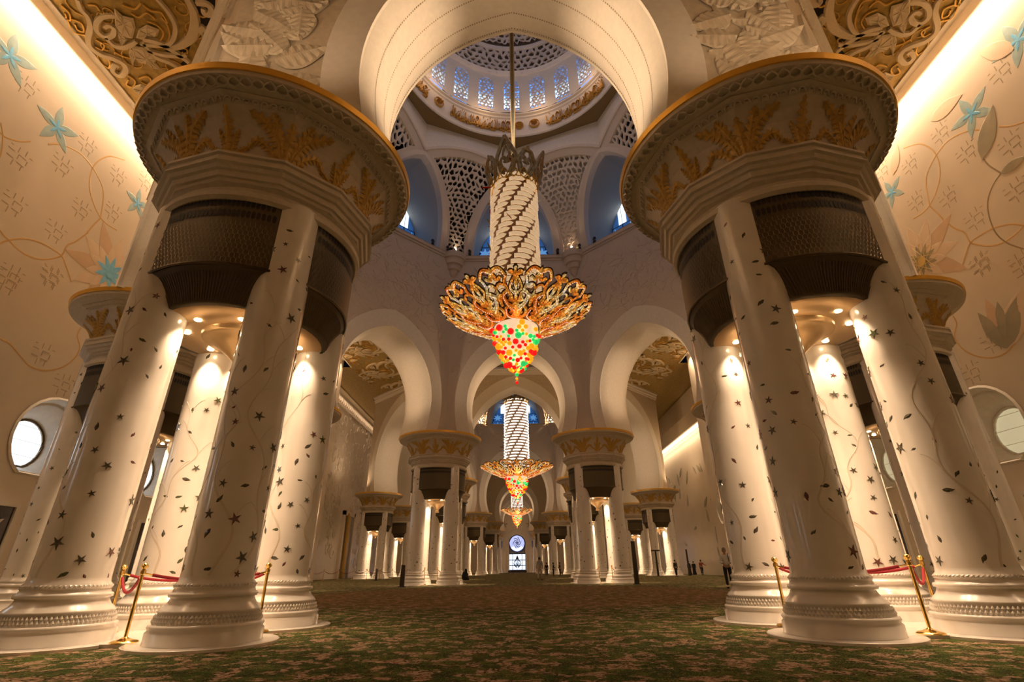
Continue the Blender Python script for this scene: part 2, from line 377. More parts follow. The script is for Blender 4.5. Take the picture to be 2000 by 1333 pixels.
def frond(ctrl, wid, a0):
    """feathery palm frond: ctrl = list of (angle offset in degrees, height fraction)"""
    cp = spline([(c[0], c[1], 0) for c in ctrl], 9 if len(ctrl) < 4 else 7); m = MB(); n = len(cp)
    def P(u, h, o=.014): return panel_pt(a0+radians(u), max(0.0, min(.985, h)), o)
    left, right = [], []
    for i, p in enumerate(cp):
        d = (cp[min(i+1, n-1)]-cp[max(i-1, 0)]); d = Vector((d.x*.042, d.y*1.09)).normalized(); nn = Vector((-d.y, d.x))
        t = i/(n-1); w = wid*1.75*(sin(pi*min(1, .12+t*.88))**.6)*(.42+.58*(i % 2))
        if i == n-1: w = 0
        fwd = d*.05
        q = lambda s: (p.x+(nn.x*w*s+fwd.x)/.042, p.y+(nn.y*w*s+fwd.y)/1.09)
        left.append(q(1)); right.append(q(-1))
    rows = [[P(*left[i]), P(cp[i].x, cp[i].y, .05), P(*right[i])] for i in range(n)]
    m.grid(rows); return m
SMALL = [([(0, 0), (0, .5), (0, .93)], .085), ([(-1, 0), (-2.5, .35), (-5, .62)], .055), ([(1, 0), (2.5, .35), (5, .62)], .055), ([(-2, 0), (-5, .22), (-9.5, .34)], .05), ([(2, 0), (5, .22), (9.5, .34)], .05)]
BIG = [([(0, 0), (0, .4), (0, .84)], .11), ([(-2, 0), (-5, .45), (-10, .75), (-19, .93)], .10), ([(2, 0), (5, .45), (10, .75), (19, .93)], .10),
       ([(-1.5, 0), (-3, .4), (-7, .8), (-9, .93)], .07), ([(1.5, 0), (3, .4), (7, .8), (9, .93)], .07),
       ([(-4, 0), (-9, .36), (-16, .50), (-20.5, .30)], .07), ([(4, 0), (9, .36), (16, .50), (20.5, .30)], .07)]
CD = build_cluster_meshes()
FR = []
for a0, S in ((0, SMALL), (radians(30), BIG)):
    for c, w in S: FR.append(frond(c, w, a0).mesh('palm_frond'))
for f in FR: f.materials.append(CAPGOLD); f['fx'] = 1
allf = MB()
for k in range(6):
    for me in FR:
        c, s = cos(pi/3*k), sin(pi/3*k)
        allf.add([(v.co.x*c-v.co.y*s, v.co.x*s+v.co.y*c, v.co.z) for v in me.vertices], [tuple(p.vertices) for p in me.polygons])
CD['fronds'] = allf.mesh('palm_motif'); CD['fronds']['fx'] = 1
def grille_pt(u, z):            # bulged panel on the -Y side; u in -1..1
    if z >= 6.37: hw, off, bu = 1.2, 1.70, .34
    else:
        t = (6.37-z)/.67; e = t**.6
        hw, off, bu = 1.2-.45*e, 1.70-.20*e, .34-.10*e
    return Vector((hw*u, -(off+bu*(1-u*u)), z))
def grille_meshes():
    g = MB(); us = [-1+2*i/20 for i in range(21)]
    zs = [8.12, 8.06, 8.0, 6.44, 6.40, 6.36, 6.3, 6.2, 6.05, 5.9, 5.76, 5.70]
    rows = []
    for z in zs: rows.append([grille_pt(u, z) for u in us])
    rows.append([Vector((p.x*.8, -1.3, 5.70)) for p in rows[-1]])
    g.grid(rows); g.grid([[Vector((-1.2, -1.2, z)), grille_pt(-1, z)] for z in (8.12, 6.4)]); g.grid([[grille_pt(1, z), Vector((1.2, -1.2, z))] for z in (8.12, 6.4)])
    edges = MB()
    for z, r in ((8.1, .035), (6.39, .03)): edges.tube([grille_pt(u, z)+Vector((0, -.01, 0)) for u in us], r, 5)
    for s in (-1, 1): edges.tube([grille_pt(s, z) for z in (8.1, 6.4)], .02, 5)
    slots = MB(); rib = MB()
    for row, (zc, hh) in enumerate(((7.86, .10), (7.60, .10))):
        for i in range(25):
            u = -.94+1.88*(i+.5*(row % 2))/25
            if u > .95: continue
            c = grille_pt(u, zc)+Vector((0, -.012, 0)); c2 = grille_pt(u+.02, zc)+Vector((0, -.012, 0)); t = (c2-c).normalized()
            z = Vector((0, 0, 1)); slots.add([c-t*.036-z*hh*.6, c-z*hh, c+t*.036-z*hh*.6, c+t*.036+z*hh*.6, c+z*hh, c-t*.036+z*hh*.6], [(0, 1, 2, 3, 4, 5)])
    for r_ in range(9):          # hexagonal ribs over the lower panel
        z0 = 7.42-r_*.11
        for i in range(26):
            u = -.96+1.92*(i+.5*(r_ % 2))/26
            if abs(u) > .97: continue
            a, b = grille_pt(u, z0), grille_pt(u, z0-.075); d = Vector((0, -.012, 0)); x = Vector((.008, 0, 0))
            rib.add([a-x+d, a+x+d, b+x+d, b-x+d], [(0, 1, 2, 3)])
            for s in (-1, 1):
                c = grille_pt(u+s*.0185, z0-.11)
                if abs(u+s*.0185) < .98: rib.add([b-x+d, b+x+d, c+x+d, c-x+d], [(0, 1, 2, 3)])
    for i in range(34):
        u = -.97+1.94*i/33
        rib.ribbon([grille_pt(u, z)+Vector((0, -.004, 0)) for z in (6.28, 6.15, 6.0, 5.85, 5.74)], .012, .012, lambda p: (0, -1, 0))
    return g.mesh('vent_grille', True), edges.mesh('grille_edge'), slots.mesh('vent_slots'), rib.mesh('lattice_ribs')
GM = grille_meshes()
PANM = MB().lathe([(5.73, 1.62), (5.69, 1.60), (5.69, .82)], 40).mesh('soffit', True)
FUN = MB().lathe([(5.69, .86), (5.62, .84), (5.58, .80), (5.60, .70), (5.45, .50), (5.25, .26), (5.12, .13), (5.0, .10), (4.98, .16), (4.93, .17), (4.90, .10), (4.90, .001)], 36).mesh('funnel', True)
LMP = MB().lathe([(5.685, .07), (5.67, .065), (5.665, .001)], 14).mesh('lamp')
PL = MB()
for sx in (-1, 1):
    for sy in (-1, 1): PL.lathe([(0, 1.06), (.035, 1.06), (.045, 1.04), (.045, .3)], 44, CO*sx, CO*sy)
PL.box(-1.5, -1.5, 0, 1.5, 1.5, .046); PLM = PL.mesh('marble_plinth')
STARM = {c: star_mesh('flower_inlay', m, 5, .5, .17, .05) for c, m in (('d', INLAY), ('g', INLAY_G), ('r', INLAY_R), ('p', INLAY_P))}
LEAFM = {}
for c, m in (('d', INLAY), ('g', INLAY_G), ('r', INLAY_R)):
    lo = [(0, -.5), (.13, -.36), (.23, -.15), (.25, .06), (.17, .28), (.02, .5), (-.06, .62), (-.10, .36), (-.21, .14), (-.22, -.12), (-.12, -.36)]; nl = len(lo)
    q = MB().add([(x, y, 0) for x, y in lo]+[(0, 0, .06)], [(i, (i+1) % nl, nl) for i in range(nl)])
    LEAFM[c] = q.mesh('leaf_inlay'); LEAFM[c].materials.append(m)
def inlays(rnd, n):
    """spots on one shaft: (kind, colour, angle, z, size, spin)"""
    out = []; tries = 0
    while len(out) < n and tries < 3000:
        tries += 1
        z = .95+(7.0)*rnd.random()**1.55; a = rnd.uniform(-pi, pi)
        if any(abs(z-q[3]) < .2 and abs((a-q[2]+pi) % (2*pi)-pi)*RS < .2 for q in out): continue
        k = 's' if rnd.random() < .42 else 'l'; c = rnd.choice('dddgddgr' if k == 'l' else 'dddddgdr')
        out.append((k, c, a, z, rnd.uniform(.12, .23) if k == 's' else rnd.uniform(.09, .16), rnd.uniform(0, 6.28)))
    return out
rnd = random.Random(3)
FAR_IN = []
for v in range(2):
    m = MB()
    for k, c, a, z, s, sp in inlays(rnd, 60):
        cx, cy = (RS+.004)*cos(a), (RS+.004)*sin(a); t = Vector((-sin(a), cos(a), 0)); zz = Vector((0, 0, 1)); rv = Vector((cos(a), sin(a), 0))
        n = 10 if k == 's' else 4; s *= .95
        P = [Vector((cx, cy, z))+rv*.01]+[Vector((cx, cy, z))+(t*cos(sp+2*pi*i/n)+zz*sin(sp+2*pi*i/n))*s*(.5 if i % 2 == 0 else (.18 if k == 's' else .2)) for i in range(n)]
        m.add(P, [(0, 1+i, 1+(i+1) % n) for i in range(n)])
    FAR_IN.append(m.mesh('flower_inlays'))
def column_cluster(x, y, label, detail=0, seed=0, lamps=True, power=60, tint=WARM2):
    t = empty('column_cluster', label, 'column', (x, y, 0), group='clusters of four marble columns')
    obj('marble_plinth', PLM, MARBLE_BASE, t); rd = random.Random(seed)
    for i, (sx, sy) in enumerate(((-1, -1), (1, -1), (1, 1), (-1, 1))):
        s = obj('column_shaft', CD['shaft'], MARBLE, t); s.location = (sx*CO, sy*CO, 0)
        b = obj('column_base', CD['base'], MARBLE_BASE, t); b.location = (sx*CO, sy*CO, 0)
        if detail: obj('carved_band', CD['carving'], MARBLE_BASE, b, kind='stuff')
        if detail:
            for k, c, a, z, sz, sp in inlays(rd, 96):
                me = STARM[c] if k == 's' else LEAFM[c]
                o = inst('flower_inlay' if k == 's' else 'leaf_inlay', me, s, ((RS-.002)*cos(a), (RS-.002)*sin(a), z), scale=sz)
                o.rotation_euler = (Matrix.Rotation(a, 3, 'Z') @ Matrix.Rotation(pi/2, 3, 'Y') @ Matrix.Rotation(sp, 3, 'Z')).to_euler()
            br = MB()                                 # a pale branching stem inlaid in the marble
            for q in range(3):
                a0 = rd.uniform(-pi, pi); pts = []
                for j in range(40):
                    z = .95+j*.13*(1 if q < 2 else .7); a = a0+.45*sin(j*.22+q)+.18*sin(j*.6+a0)
                    pts.append(((RS+.001)*cos(a), (RS+.001)*sin(a), z))
                br.ribbon(pts, lambda t_: .035*(1-t_)+.008, .004, lambda p: (p.x, p.y, 0))
                for j in range(6, 38, 5):
                    p = Vector(pts[j]); a = atan2(p.y, p.x); sg = rd.choice((-1, 1))
                    tw = [((RS+.001)*cos(a+sg*w*.09), (RS+.001)*sin(a+sg*w*.09), p.z+.09*w*(1.3-.12*w)) for w in range(6)]
                    br.ribbon(tw, .012, .004, lambda p: (p.x, p.y, 0))
            obj('branch_inlay', br, INLAY_T, s, fix=False)
        else:
            f = obj('flower_inlays', FAR_IN[i % 2], INLAY, s, kind='stuff', fix=False); f.rotation_euler = (0, 0, rd.uniform(0, 6))
    obj('pier_core', CD['core'], MARBLE, t)
    cap = obj('capital', CD['panel'], CAPST, t)
    obj('neck_moulding', CD['neck'], CAPST, cap); obj('capital_disc', CD['disc'], CAPST, cap)
    obj('gilded_rim', CD['rim'], GOLDRIM, cap, label='gilded edge of the capital')
    if detail:
        obj('interlaced_band', CD['lattice'], CAPST, cap)
        for k in range(6):
            for me in FR: inst('palm_frond', me, cap, rot=(0, 0, pi/3*k))
        for k in range(12):
            a1, a2 = radians(30*k), radians(30*k+30); p1, p2 = Vector((sin(a1), cos(a1), 0))*2.76, Vector((sin(a2), cos(a2), 0))*2.76
            am = (a1+a2)/2
            for j in range(8):
                p = p1.lerp(p2, (j+.5)/8); inst('scallop', CD['scallop'], cap, (p.x, p.y, 9.93), (radians(35), 0, -am-pi))
    else: obj('palm_motif', CD['fronds'], CAPGOLD, cap, label='gold painted palm leaves')
    for k in range(4):
        g = obj('vent_grille', GM[0], BRONZE, t, label='dark bronze curved grille'); g.rotation_euler = (0, 0, pi/2*k)
        obj('grille_edge', GM[1], BRONZE_L, g); obj('vent_slots', GM[2], BRONZE_D, g, kind='stuff', fix=False)
        if detail: obj('lattice_ribs', GM[3], BRONZE_L, g, kind='stuff', fix=False)
    obj('soffit', PANM, PAN, t); obj('funnel', FUN, PAN, t, label='gold funnel between the columns')
    for (dx, dy) in ((.45, 1.03), (1.03, .45)):
        for sx in (-1, 1):
            for sy in (-1, 1): o = obj('downlight', LMP, LAMPM, t, fix=False); o.location = (dx*sx, dy*sy, 0)
    if lamps:
        pts = [(dx*sx, dy*sy) for dx, dy in ((.45, 1.03), (1.03, .45)) for sx in (-1, 1) for sy in (-1, 1)] if detail else [(.62*sx, .62*sy) for sx in (-1, 1) for sy in (-1, 1)]
        for (dx, dy) in pts:
            k_ = .5 if detail else 1
            L = lamp('downlight_beam', 'SPOT', (x+dx, y+dy, 5.63), power*K_DOWN*k_*2, tint, .05, aim=(x+dx*1.12, y+dy*1.12, 0), spot=1.7, blend=.8)
    return t
# octagon vertices, k = 0 far right, clockwise
NM = {(0, 3): 'nearest right cluster of four inlaid white marble columns under one gilded capital',
      (0, 4): 'nearest left cluster of four inlaid white marble columns under one gilded capital',
      (0, 0): 'marble column cluster right of the middle, beyond the first chandelier',
      (0, 7): 'marble column cluster left of the middle, beyond the first chandelier',
      (0, 2): 'column cluster by the right flower wall, partly behind the nearest right columns',
      (0, 5): 'column cluster by the left flower wall, partly behind the nearest left columns',
      (0, 1): 'column cluster second along the right wall, seen between the nearest right columns',
      (0, 6): 'column cluster second along the left wall, seen between the nearest left columns',
      (1, 3): 'distant column cluster just behind the right middle cluster', (1, 4): 'distant column cluster just behind the left middle cluster',
      (1, 2): 'distant column cluster on the right with a sloping row of posts beside it', (1, 5): 'distant column cluster beside the carved left wall and its gold door',
      (1, 1): 'small distant column cluster behind the right-hand side cluster', (1, 6): 'small distant column cluster behind the left-hand side cluster',
      (1, 0): 'small distant column cluster right of the hanging second chandelier', (1, 7): 'small distant column cluster left of the hanging second chandelier',
      (2, 3): 'far column cluster right of the bright end window, nearer of two', (2, 4): 'far column cluster left of the bright end window, nearer of two',
      (2, 0): 'farthest column cluster right beside the bright end window', (2, 7): 'farthest column cluster left beside the bright end window'}
for (oi, k), lb in NM.items():
    x, y = octv(OCT[oi], k)
    near = oi == 0 and k in (3, 4)
    column_cluster(x, y, lb, detail=near, seed=k*7+oi, power=(95 if oi == 0 else 110 if oi == 1 else 110))

# ------------------------------------------------------------------ arcades
RELIEF = petal_mesh('relief_leaf', 13, .33, .13, STONE)
RELIEF2 = petal_mesh('relief_leaf', 9, .22, .07, STONE_LT)
def arch_curve(o, big):
    R, a = (5.75 if big else 3.62), o['a']
    if big: lo, zm, ztop, cusp = 5.1, 13.6, 21.3, .6
    else: lo, zm, ztop, cusp = 3.2, 13.0, 17.75, .35
    pts = []
    for i in range(9):
        t = i/8; pts.append((lo+(R-lo)*sin(t*pi/2)**.9, 10.4+(zm-10.4)*t))
    for i in range(1, 19):
        t = i/18*pi/2; pts.append((R*cos(t), zm+(ztop-zm-cusp)*sin(t)+cusp*(t/(pi/2))**5))
    full = [(-u, z) for u, z in pts]; full += [(u, z) for u, z in pts[-2::-1]]
    return full, R, zm
def octagon(o, oi, sides, ztop, zceil, detail_out=()):
    big = oi == 1; ap = o['a']*S2; H, R, zm = arch_curve(o, big); n = len(H); th_ = 1.4; H0_ = H
    nrm = []
    for i, (u, z) in enumerate(H):
        a = Vector(H[min(i+1, n-1)])-Vector(H[max(i-1, 0)]); a.normalize(); nrm.append(Vector((-a.y, a.x)))
    r2 = sqrt(2)
    def corner(k, e=0): return ((ap+2.05+e)*r2-(ap+1.4+e)) if k % 2 == 0 else ((ap+1.4+e)*r2-(ap+2.05+e))
    for k in sides:
        ang = radians(45*k); d = Vector((sin(ang), cos(ang), 0)); t = Vector((cos(ang), -sin(ang), 0)); c = Vector((0, o['c'], 0))
        H = [(u, z+(max(0, z-zm)/(17.75-zm))*.42) for u, z in H0_] if (oi == 0 and k == 4) else H0_
        tho = 2.05 if k % 2 else 1.4
        def W3(u, z, nn): return c+d*(ap+nn)+t*u+Vector((0, 0, z))
        def off(i, e): return (H[i][0]+nrm[i].x*e, max(10.4, H[i][1]+nrm[i].y*e))
        root = None
        nm = {0: 'far', 4: 'near', 2: 'right', 6: 'left', 1: 'far_right', 7: 'far_left', 3: 'near_right', 5: 'near_left'}[k]
        root = empty('wall_%s_arcade' % nm, 'carved %s arcade wall with a pointed horseshoe arch, %s dome bay' % (nm.replace('_', ' '), ('first', 'second', 'third')[oi]), None, kind='structure')
        # intrados with soft rounded edges
        rows = []
        for j in range(13):
            q = -1+2*j/12; nn = q*(tho if q > 0 else th_); e = .30*abs(q)**3.2
            rows.append([W3(*off(i, e), nn) for i in range(n)])
        obj('arch_soffit', MB().grid(rows), PLASTER, root, smooth=True)
        if oi == 0 and k == 4:
            sd_ = MB()
            for q in (-.93, -.45, .1, .6):
                nn = q*(tho if q > 0 else th_); e = .30*abs(q)**3.2-.004
                for i in range(n-1):
                    for f in (0, .25, .5, .75):
                        a_, b_ = off(i, e), off(i+1, e); p_ = W3(a_[0]*(1-f)+b_[0]*f, a_[1]*(1-f)+b_[1]*f, nn); g_ = 0.022
                        L_ = (Vector(b_)-Vector(a_)).normalized(); tt = t*L_.x+Vector((0, 0, L_.y)); sd_.add([p_-tt*g_-d*g_, p_+tt*g_-d*g_, p_+tt*g_+d*g_, p_-tt*g_+d*g_], [(0, 1, 2, 3)])
            obj('soffit_studs', sd_, VINE_B, root, kind='stuff', fix=False)
        for side, nn, zt in ((-1, -th_, ztop), (1, tho, zceil)):
            half = o['a']-.58 if side < 0 else corner(k)
            inner = [W3(*off(i, .29), nn+side*.0) for i in range(n)]
            b0 = [W3(*off(i, .29), nn+side*.10) for i in range(n)]; wb = [1.25+.45*max(0, (H[i][1]-zm)/(H[n//2][1]-zm))**2 for i in range(n)]
            b1 = [W3(*off(i, wb[i]), nn+side*.12) for i in range(n)]
            b2 = [W3(*off(i, wb[i]+.05), nn) for i in range(n)]
            # band clipped so that it stays inside the face
            def clip(L): return [W3(max(-half, min(half, (p-c).dot(t))), p.z, (p-c).dot(d)-ap) for p in L]
            obj('arch_band', MB().grid([clip(inner), clip(b0), clip(b1), clip(b2)]), PLASTER, root)
            outer = []
            for i in range(n):
                u, z = off(i, wb[i]+.05); u = max(-half, min(half, u))
                if z <= zm: outer.append((math.copysign(half, u), z))
                else:
                    dx, dz = u, z-zm; s_ = min(half/abs(dx) if abs(dx) > 1e-5 else 1e9, (zt-zm)/dz if dz > 1e-5 else 1e9); outer.append((dx*s_, zm+dz*s_))
            for sg in (-1, 1):
                j = min(range(n), key=lambda i: (outer[i][0]-sg*half)**2+(outer[i][1]-zt)**2 if True else 0); outer[j] = (sg*half, zt)
            sheet = MB().grid([clip(b2), [W3(u, z, nn) for u, z in outer]])
            obj('carved_wall_face', sheet, STONE if side == 1 else STONE_LT, root)
            # carved leaves
            rr = random.Random(k*10+side+oi*100); leaves = []
            want = 12 if (k in detail_out and side == 1) else (130 if (side == -1 and oi < 2 and k in (0, 1, 7)) else 0)
            if side == 1 and oi == 0 and k == 4: want = 200
            tries = 0
            while len(leaves) < want and tries < 4000:
                tries += 1; u = rr.uniform(-half+.5, half-.5); z = rr.uniform(10.9, zt-1.6)
                dd = min(((u-H[i][0])**2+(z-H[i][1])**2)**.5 for i in range(0, n, 2)); inside = (abs(u) < R+1.5) if z < zm else ((u/(R+1.7))**2+((z-zm)/(H[n//2][1]-zm+1.7))**2 < 1)
                if dd < 1.45 or inside or (want == 200 and (any((u-q[0])**2+(z-q[1])**2 < .12 for q in leaves) or z > 20.5 or abs(u) < 3 or dd < 2.3)): continue
                leaves.append((u, z, rr.uniform(0, 6.28), rr.uniform(.9, 1.5)))
            if want == 130:
                m = MB(); src = RELIEF2
                for u, z, a, s in leaves:
                    s *= .95; ca, sa = cos(a), sin(a)
                    m.add([W3(u+(v.co.x*ca-v.co.y*sa)*s, z+(v.co.x*sa+v.co.y*ca)*s, nn+side*v.co.z*.7) for v in src.vertices], [tuple(p.vertices) for p in src.polygons])
                for q in range(16):          # winding stems
                    u0, z0 = rr.uniform(-half+1, half-1), rr.uniform(20, zt-3); a0 = rr.uniform(0, 6)
                    m.ribbon([W3(max(-half+.2, min(half-.2, u0+(.3+.13*j)*cos(a0+j*.45))), min(zt-1.2, z0+(.3+.13*j)*sin(a0+j*.45)), nn) for j in range(15)], .14, .05, lambda p: d*side)
                obj('relief_carving', m, STONE_LT, root, kind='stuff', fix=False)
            else:
                for i_, (u, z, a, s) in enumerate(leaves):
                    q = inst('relief_leaf', RELIEF, root, W3(u, z, nn+side*(.0+.012*(i_ % 5))))
                    bas = Matrix((t*side*1.0 if True else t, Vector((0, 0, 1)), d*side)).transposed()
                    if bas.determinant() < 0: bas = Matrix((-t*side, Vector((0, 0, 1)), d*side)).transposed()
                    q.rotation_euler = (bas @ Matrix.Rotation(a, 3, 'Z')).to_euler(); q.scale = (s*.95, s*.95, s*.55)
                if leaves and side == 1:
                    m = MB()
                    for q in range(40):
                        u0, z0 = rr.uniform(-half+1.2, half-1.2), rr.uniform(12, zt-3); a0 = rr.uniform(0, 6)
                        dd = min(((u0-H[i][0])**2+(z0-H[i][1])**2)**.5 for i in range(n))
                        if dd < 1.9 or (abs(u0) < R+1.5 and z0 < 19): continue
                        m.ribbon([W3(u0+.75*cos(a0+j*.35)*(1-j*.012), z0+.75*sin(a0+j*.35), nn+.03) for j in range(17)], .09, .07, lambda p: d*side)
                    if m.v: obj('looping_stem', m, STONE, root, fix=False)
        # crown moulding under the gold ceiling
        hw = (ap+th_+.8)*tan(pi/8); cr = MB()
        for z0, z1, e in ((23.1, 23.4, .10), (23.4, 23.75, .22), (23.75, 24.02, .38)):
            w0 = corner(k); w1 = corner(k, e); th_o = th_; th_ = tho
            vs = [W3(-w0, z0, th_), W3(w0, z0, th_), W3(w1, z0, th_+e), W3(-w1, z0, th_+e), W3(-w0, z1, th_), W3(w0, z1, th_), W3(w1, z1, th_+e), W3(-w1, z1, th_+e)]
            cr.add(vs, [(0, 1, 2, 3), (4, 7, 6, 5), (0, 4, 5, 1), (1, 5, 6, 2), (2, 6, 7, 3), (3, 7, 4, 0)])
            th_ = th_o
        obj('crown_moulding', cr, PLASTER, root)
        # ledge with small corbel
        lg = MB()
        for z0, z1, e in ((ztop-.5, ztop-.3, .08), (ztop-.3, ztop, .2)):
            w0 = (ap-th_)*tan(pi/8); w1 = (ap-th_-e)*tan(pi/8)
            vs = [W3(-w0, z0, -th_), W3(w0, z0, -th_), W3(w1, z0, -th_-e), W3(-w1, z0, -th_-e), W3(-w0, z1, -th_), W3(w0, z1, -th_), W3(w1, z1, -th_-e), W3(-w1, z1, -th_-e)]
            lg.add(vs, [(0, 1, 2, 3), (4, 7, 6, 5), (0, 4, 5, 1), (1, 5, 6, 2), (2, 6, 7, 3), (3, 7, 4, 0)])
        obj('ledge', lg, STONE_LT, root)
    # corner corbels at the ledge and chamfered blocks outside
    for k in range(8):
        if not ((k in sides) or ((k+1) % 8 in sides)): continue
        x, y = octv(o, k, -1.4/cos(pi/8)); r = MB()
        r.lathe([(ztop-2.3, .05), (ztop-2.0, .35), (ztop-1.6, .42), (ztop-1.55, .6), (ztop-1.1, .68), (ztop-1.05, .85), (ztop-.55, .95), (ztop-.5, 1.1), (ztop+.02, 1.15), (ztop+.02, .1)], 20, x, y)
        q = obj('trim_corbel', r, STONE_LT, kind='structure', smooth=True)
        if oi < 2:
            x, y = octv(o, k, 1.4/cos(pi/8)-.1); b = MB(); h = 1.12; cxx = x; cyy = y
            sx = 1 if x > 0 else -1; sy = 1 if y > o['c'] else -1
            if k in (1, 2, 5, 6):
                cxx = sx*(abs(x)-1.1+.25); cyy = y-sy*.55
                loop = [(-h, -h), (h, -h), (h, h), (-h, h)]; out = [(sx*-1.25, sy*-1.25), (sx*-1.25, sy*1.25), (sx*.3, sy*1.25), (sx*1.25, sy*.2), (sx*1.25, sy*-1.25)]
                n5 = len(out); vs = [(cxx+p[0], cyy+p[1], 22.6) for p in out]+[(cxx+p[0], cyy+p[1], 24.0) for p in out]
                b.add(vs, [tuple(range(n5)), tuple(range(n5, 2*n5))]+[(i, (i+1) % n5, n5+(i+1) % n5, n5+i) for i in range(n5)])
                obj('trim_corner_block', b, PLASTER, kind='structure')
octagon(OCT[0], 0, (0, 1, 2, 3, 4, 5, 6, 7), 27.0, 24.0, detail_out=(3, 5))
octagon(OCT[1], 1, (0, 1, 2, 3, 4, 5, 6, 7), 27.0, 24.0)
octagon(OCT[2], 2, (4, 3, 5, 0), 27.0, 24.0)

# ------------------------------------------------------------------ domes
def lattice(mb, w, h, cell, P, inside, depth=.12, hole=.66, seed=1):
    """pierced screen of irregular leaf-shaped openings; P(x, y, out) maps the sheet to space"""
    rr = random.Random(seed); jit = {}
    def J(x, y):
        key = (round(x/cell*20), round(y/cell*20))
        if key not in jit: jit[key] = (x+rr.uniform(-.34, .34)*cell, y+rr.uniform(-.34, .34)*cell)
        return jit[key]
    dx, dy = cell*sqrt(3), cell*1.5
    j = 0; y = -cell
    while y < h+cell:
        x = -dx+(dx/2 if j % 2 else 0)
        while x < w+dx:
            if inside(x, y):
                vs = [J(x+cell*sin(pi/3*k), y+cell*cos(pi/3*k)) for k in range(6)]
                cx = sum(p[0] for p in vs)/6; cy = sum(p[1] for p in vs)/6
                kx = rr.uniform(.40, .95); an = rr.uniform(0, pi); ca, sa = cos(an), sin(an); inn = []
                for p in vs:
                    a, b = p[0]-cx, p[1]-cy; u, v = (a*ca+b*sa)*hole, (-a*sa+b*ca)*hole*kx; inn.append((cx+u*ca-v*sa, cy+u*sa+v*ca))
                A = [P(p[0], p[1], 0) for p in vs]; B = [P(p[0], p[1], 0) for p in inn]; C = [P(p[0], p[1], depth) for p in inn]
                mb.add(A+B+C, [(k, (k+1) % 6, 6+(k+1) % 6, 6+k) for k in range(6)]+[(6+k, 6+(k+1) % 6, 12+(k+1) % 6, 12+k) for k in range(6)])
            x += dx
        y += dy; j += 1
    return mb
def dome(o, oi, niches, full):
    q = o['a']/6.07; cy = o['c']; C = Vector((0, cy, 0))
    def cyl(r, ang, z): return Vector((r*q*sin(ang), cy+r*q*cos(ang), z))
    root = empty('ceiling_dome', '%s dome with pierced screens over an octagon of pointed niches' % ('First', 'Second')[oi], None, kind='structure')
    zl, za = 27.0, 33.9
    def niche(k, s, side, e=0.0):      # s 0..1 up the arch, side -1/+1, e widens
        ang = radians(45*k); d = Vector((sin(ang), cos(ang), 0)); t = Vector((cos(ang), -sin(ang), 0))
        z = zl+(za-zl+e*.75)*s; u = (3.72+e)*(1-s**2.1)**.72; r = 13.25-2.35*s**1.15
        return C+d*r*q+t*side*u*q+Vector((0, 0, z))
    N = 22
    for k in niches:
        ang = radians(45*k); d = Vector((sin(ang), cos(ang), 0)); t = Vector((cos(ang), -sin(ang), 0))
        def F(r, u, z): return C+d*r*q+t*u*q+Vector((0, 0, z))
        ss = [i/N for i in range(N+1)]
        cur = [(-1, s) for s in ss]+[(1, s) for s in reversed(ss[:-1])]
        inner = [niche(k, s, sd) for sd, s in cur]; outer = [niche(k, s, sd, .62) for sd, s in cur]
        deep = [p+d*.55 for p in inner]
        obj('niche_arch_rib', MB().grid([[p-d*.0 for p in outer], [p-d*.12 for p in outer], [p-d*.12 for p in inner], deep]), SCREEN, root)
        # plastered niche interior up to the glass
        glass_r = 16.6
        back = [F(glass_r, (p-C).dot(t)/q*1.02, p.z if p.z > zl+.01 else zl) for p in inner]
        obj('niche_vault', MB().grid([deep, [a.lerp(b, .5)+Vector((0, 0, .25)) for a, b in zip(deep, back)], back]), BLUEWALL, root, smooth=True)
        win = empty('window_1', 'tall blue dusk window with light glass flowers in the %s niche of the %s dome' % ({0: 'far middle', 1: 'far right', 7: 'far left', 2: 'right', 6: 'left', 3: 'near right', 5: 'near left', 4: 'near'}[k], ('first', 'second')[oi]), None, kind='structure')
        hp = [(-3.75, zl), (3.75, zl), (3.75, 28.0), (2.9, 31.2), (1.6, 33.6), (0, 34.6), (-1.6, 33.6), (-2.9, 31.2), (-3.75, 28.0)]
        obj('pane', MB().add([F(glass_r+.02, u, z) for u, z in hp], [tuple(range(9))]), BLUEPANE, win, fix=False)
        for ci in (-1, 1):
            obj('daylight_pane', MB().add([F(glass_r-.08, ci*1.95+w, z) for w, z in ((-.42, 30.4), (.42, 30.4), (.42, 32.3), (.1, 32.9), (-.42, 32.9))], [(0, 1, 2, 3, 4)]), NICHEPANE, win, fix=False)
        for ix, u in enumerate((-2.85, -1.15, 1.15, 2.85)):
            for z in (27.9, 29.5, 31.2, 32.8):
                if abs(u)+ (z-27.5)*.42 > 4.3 or (z > 30.2 and abs(u) < 3.2): continue
                m = MB()
                for a, b in ((.78, .34), ):
                    ring = [F(glass_r-.06-.03*(i % 2), u+(a if i % 2 == 0 else b)*sin(pi*i/7), z+(a if i % 2 == 0 else b)*cos(pi*i/7)) for i in range(14)]
                    m.add(ring+[F(glass_r-.14, u, z)], [(i, (i+1) % 14, 14) for i in range(14)])
                obj('glass_flower', m, BLUEFLOW, win, fix=False)
        fr = MB()
        for u in (-2.0, 0, 2.0): fr.tube([F(glass_r-.05, u, zl), F(glass_r-.05, u, 34.3-abs(u)*.8)], .05, 4)
        for z in (28.7, 30.35): fr.tube([F(glass_r-.05, -3.4, z), F(glass_r-.05, 3.4, z)], .045, 4)
        obj('window_frame', fr, LEAD, win, fix=False)
        sill = MB().add([F(13.0, -4.3, zl), F(13.0, 4.3, zl), F(glass_r+.3, 4.0, zl), F(glass_r+.3, -4.0, zl)], [(0, 1, 2, 3)]); obj('niche_sill', sill, SCREEN, root)
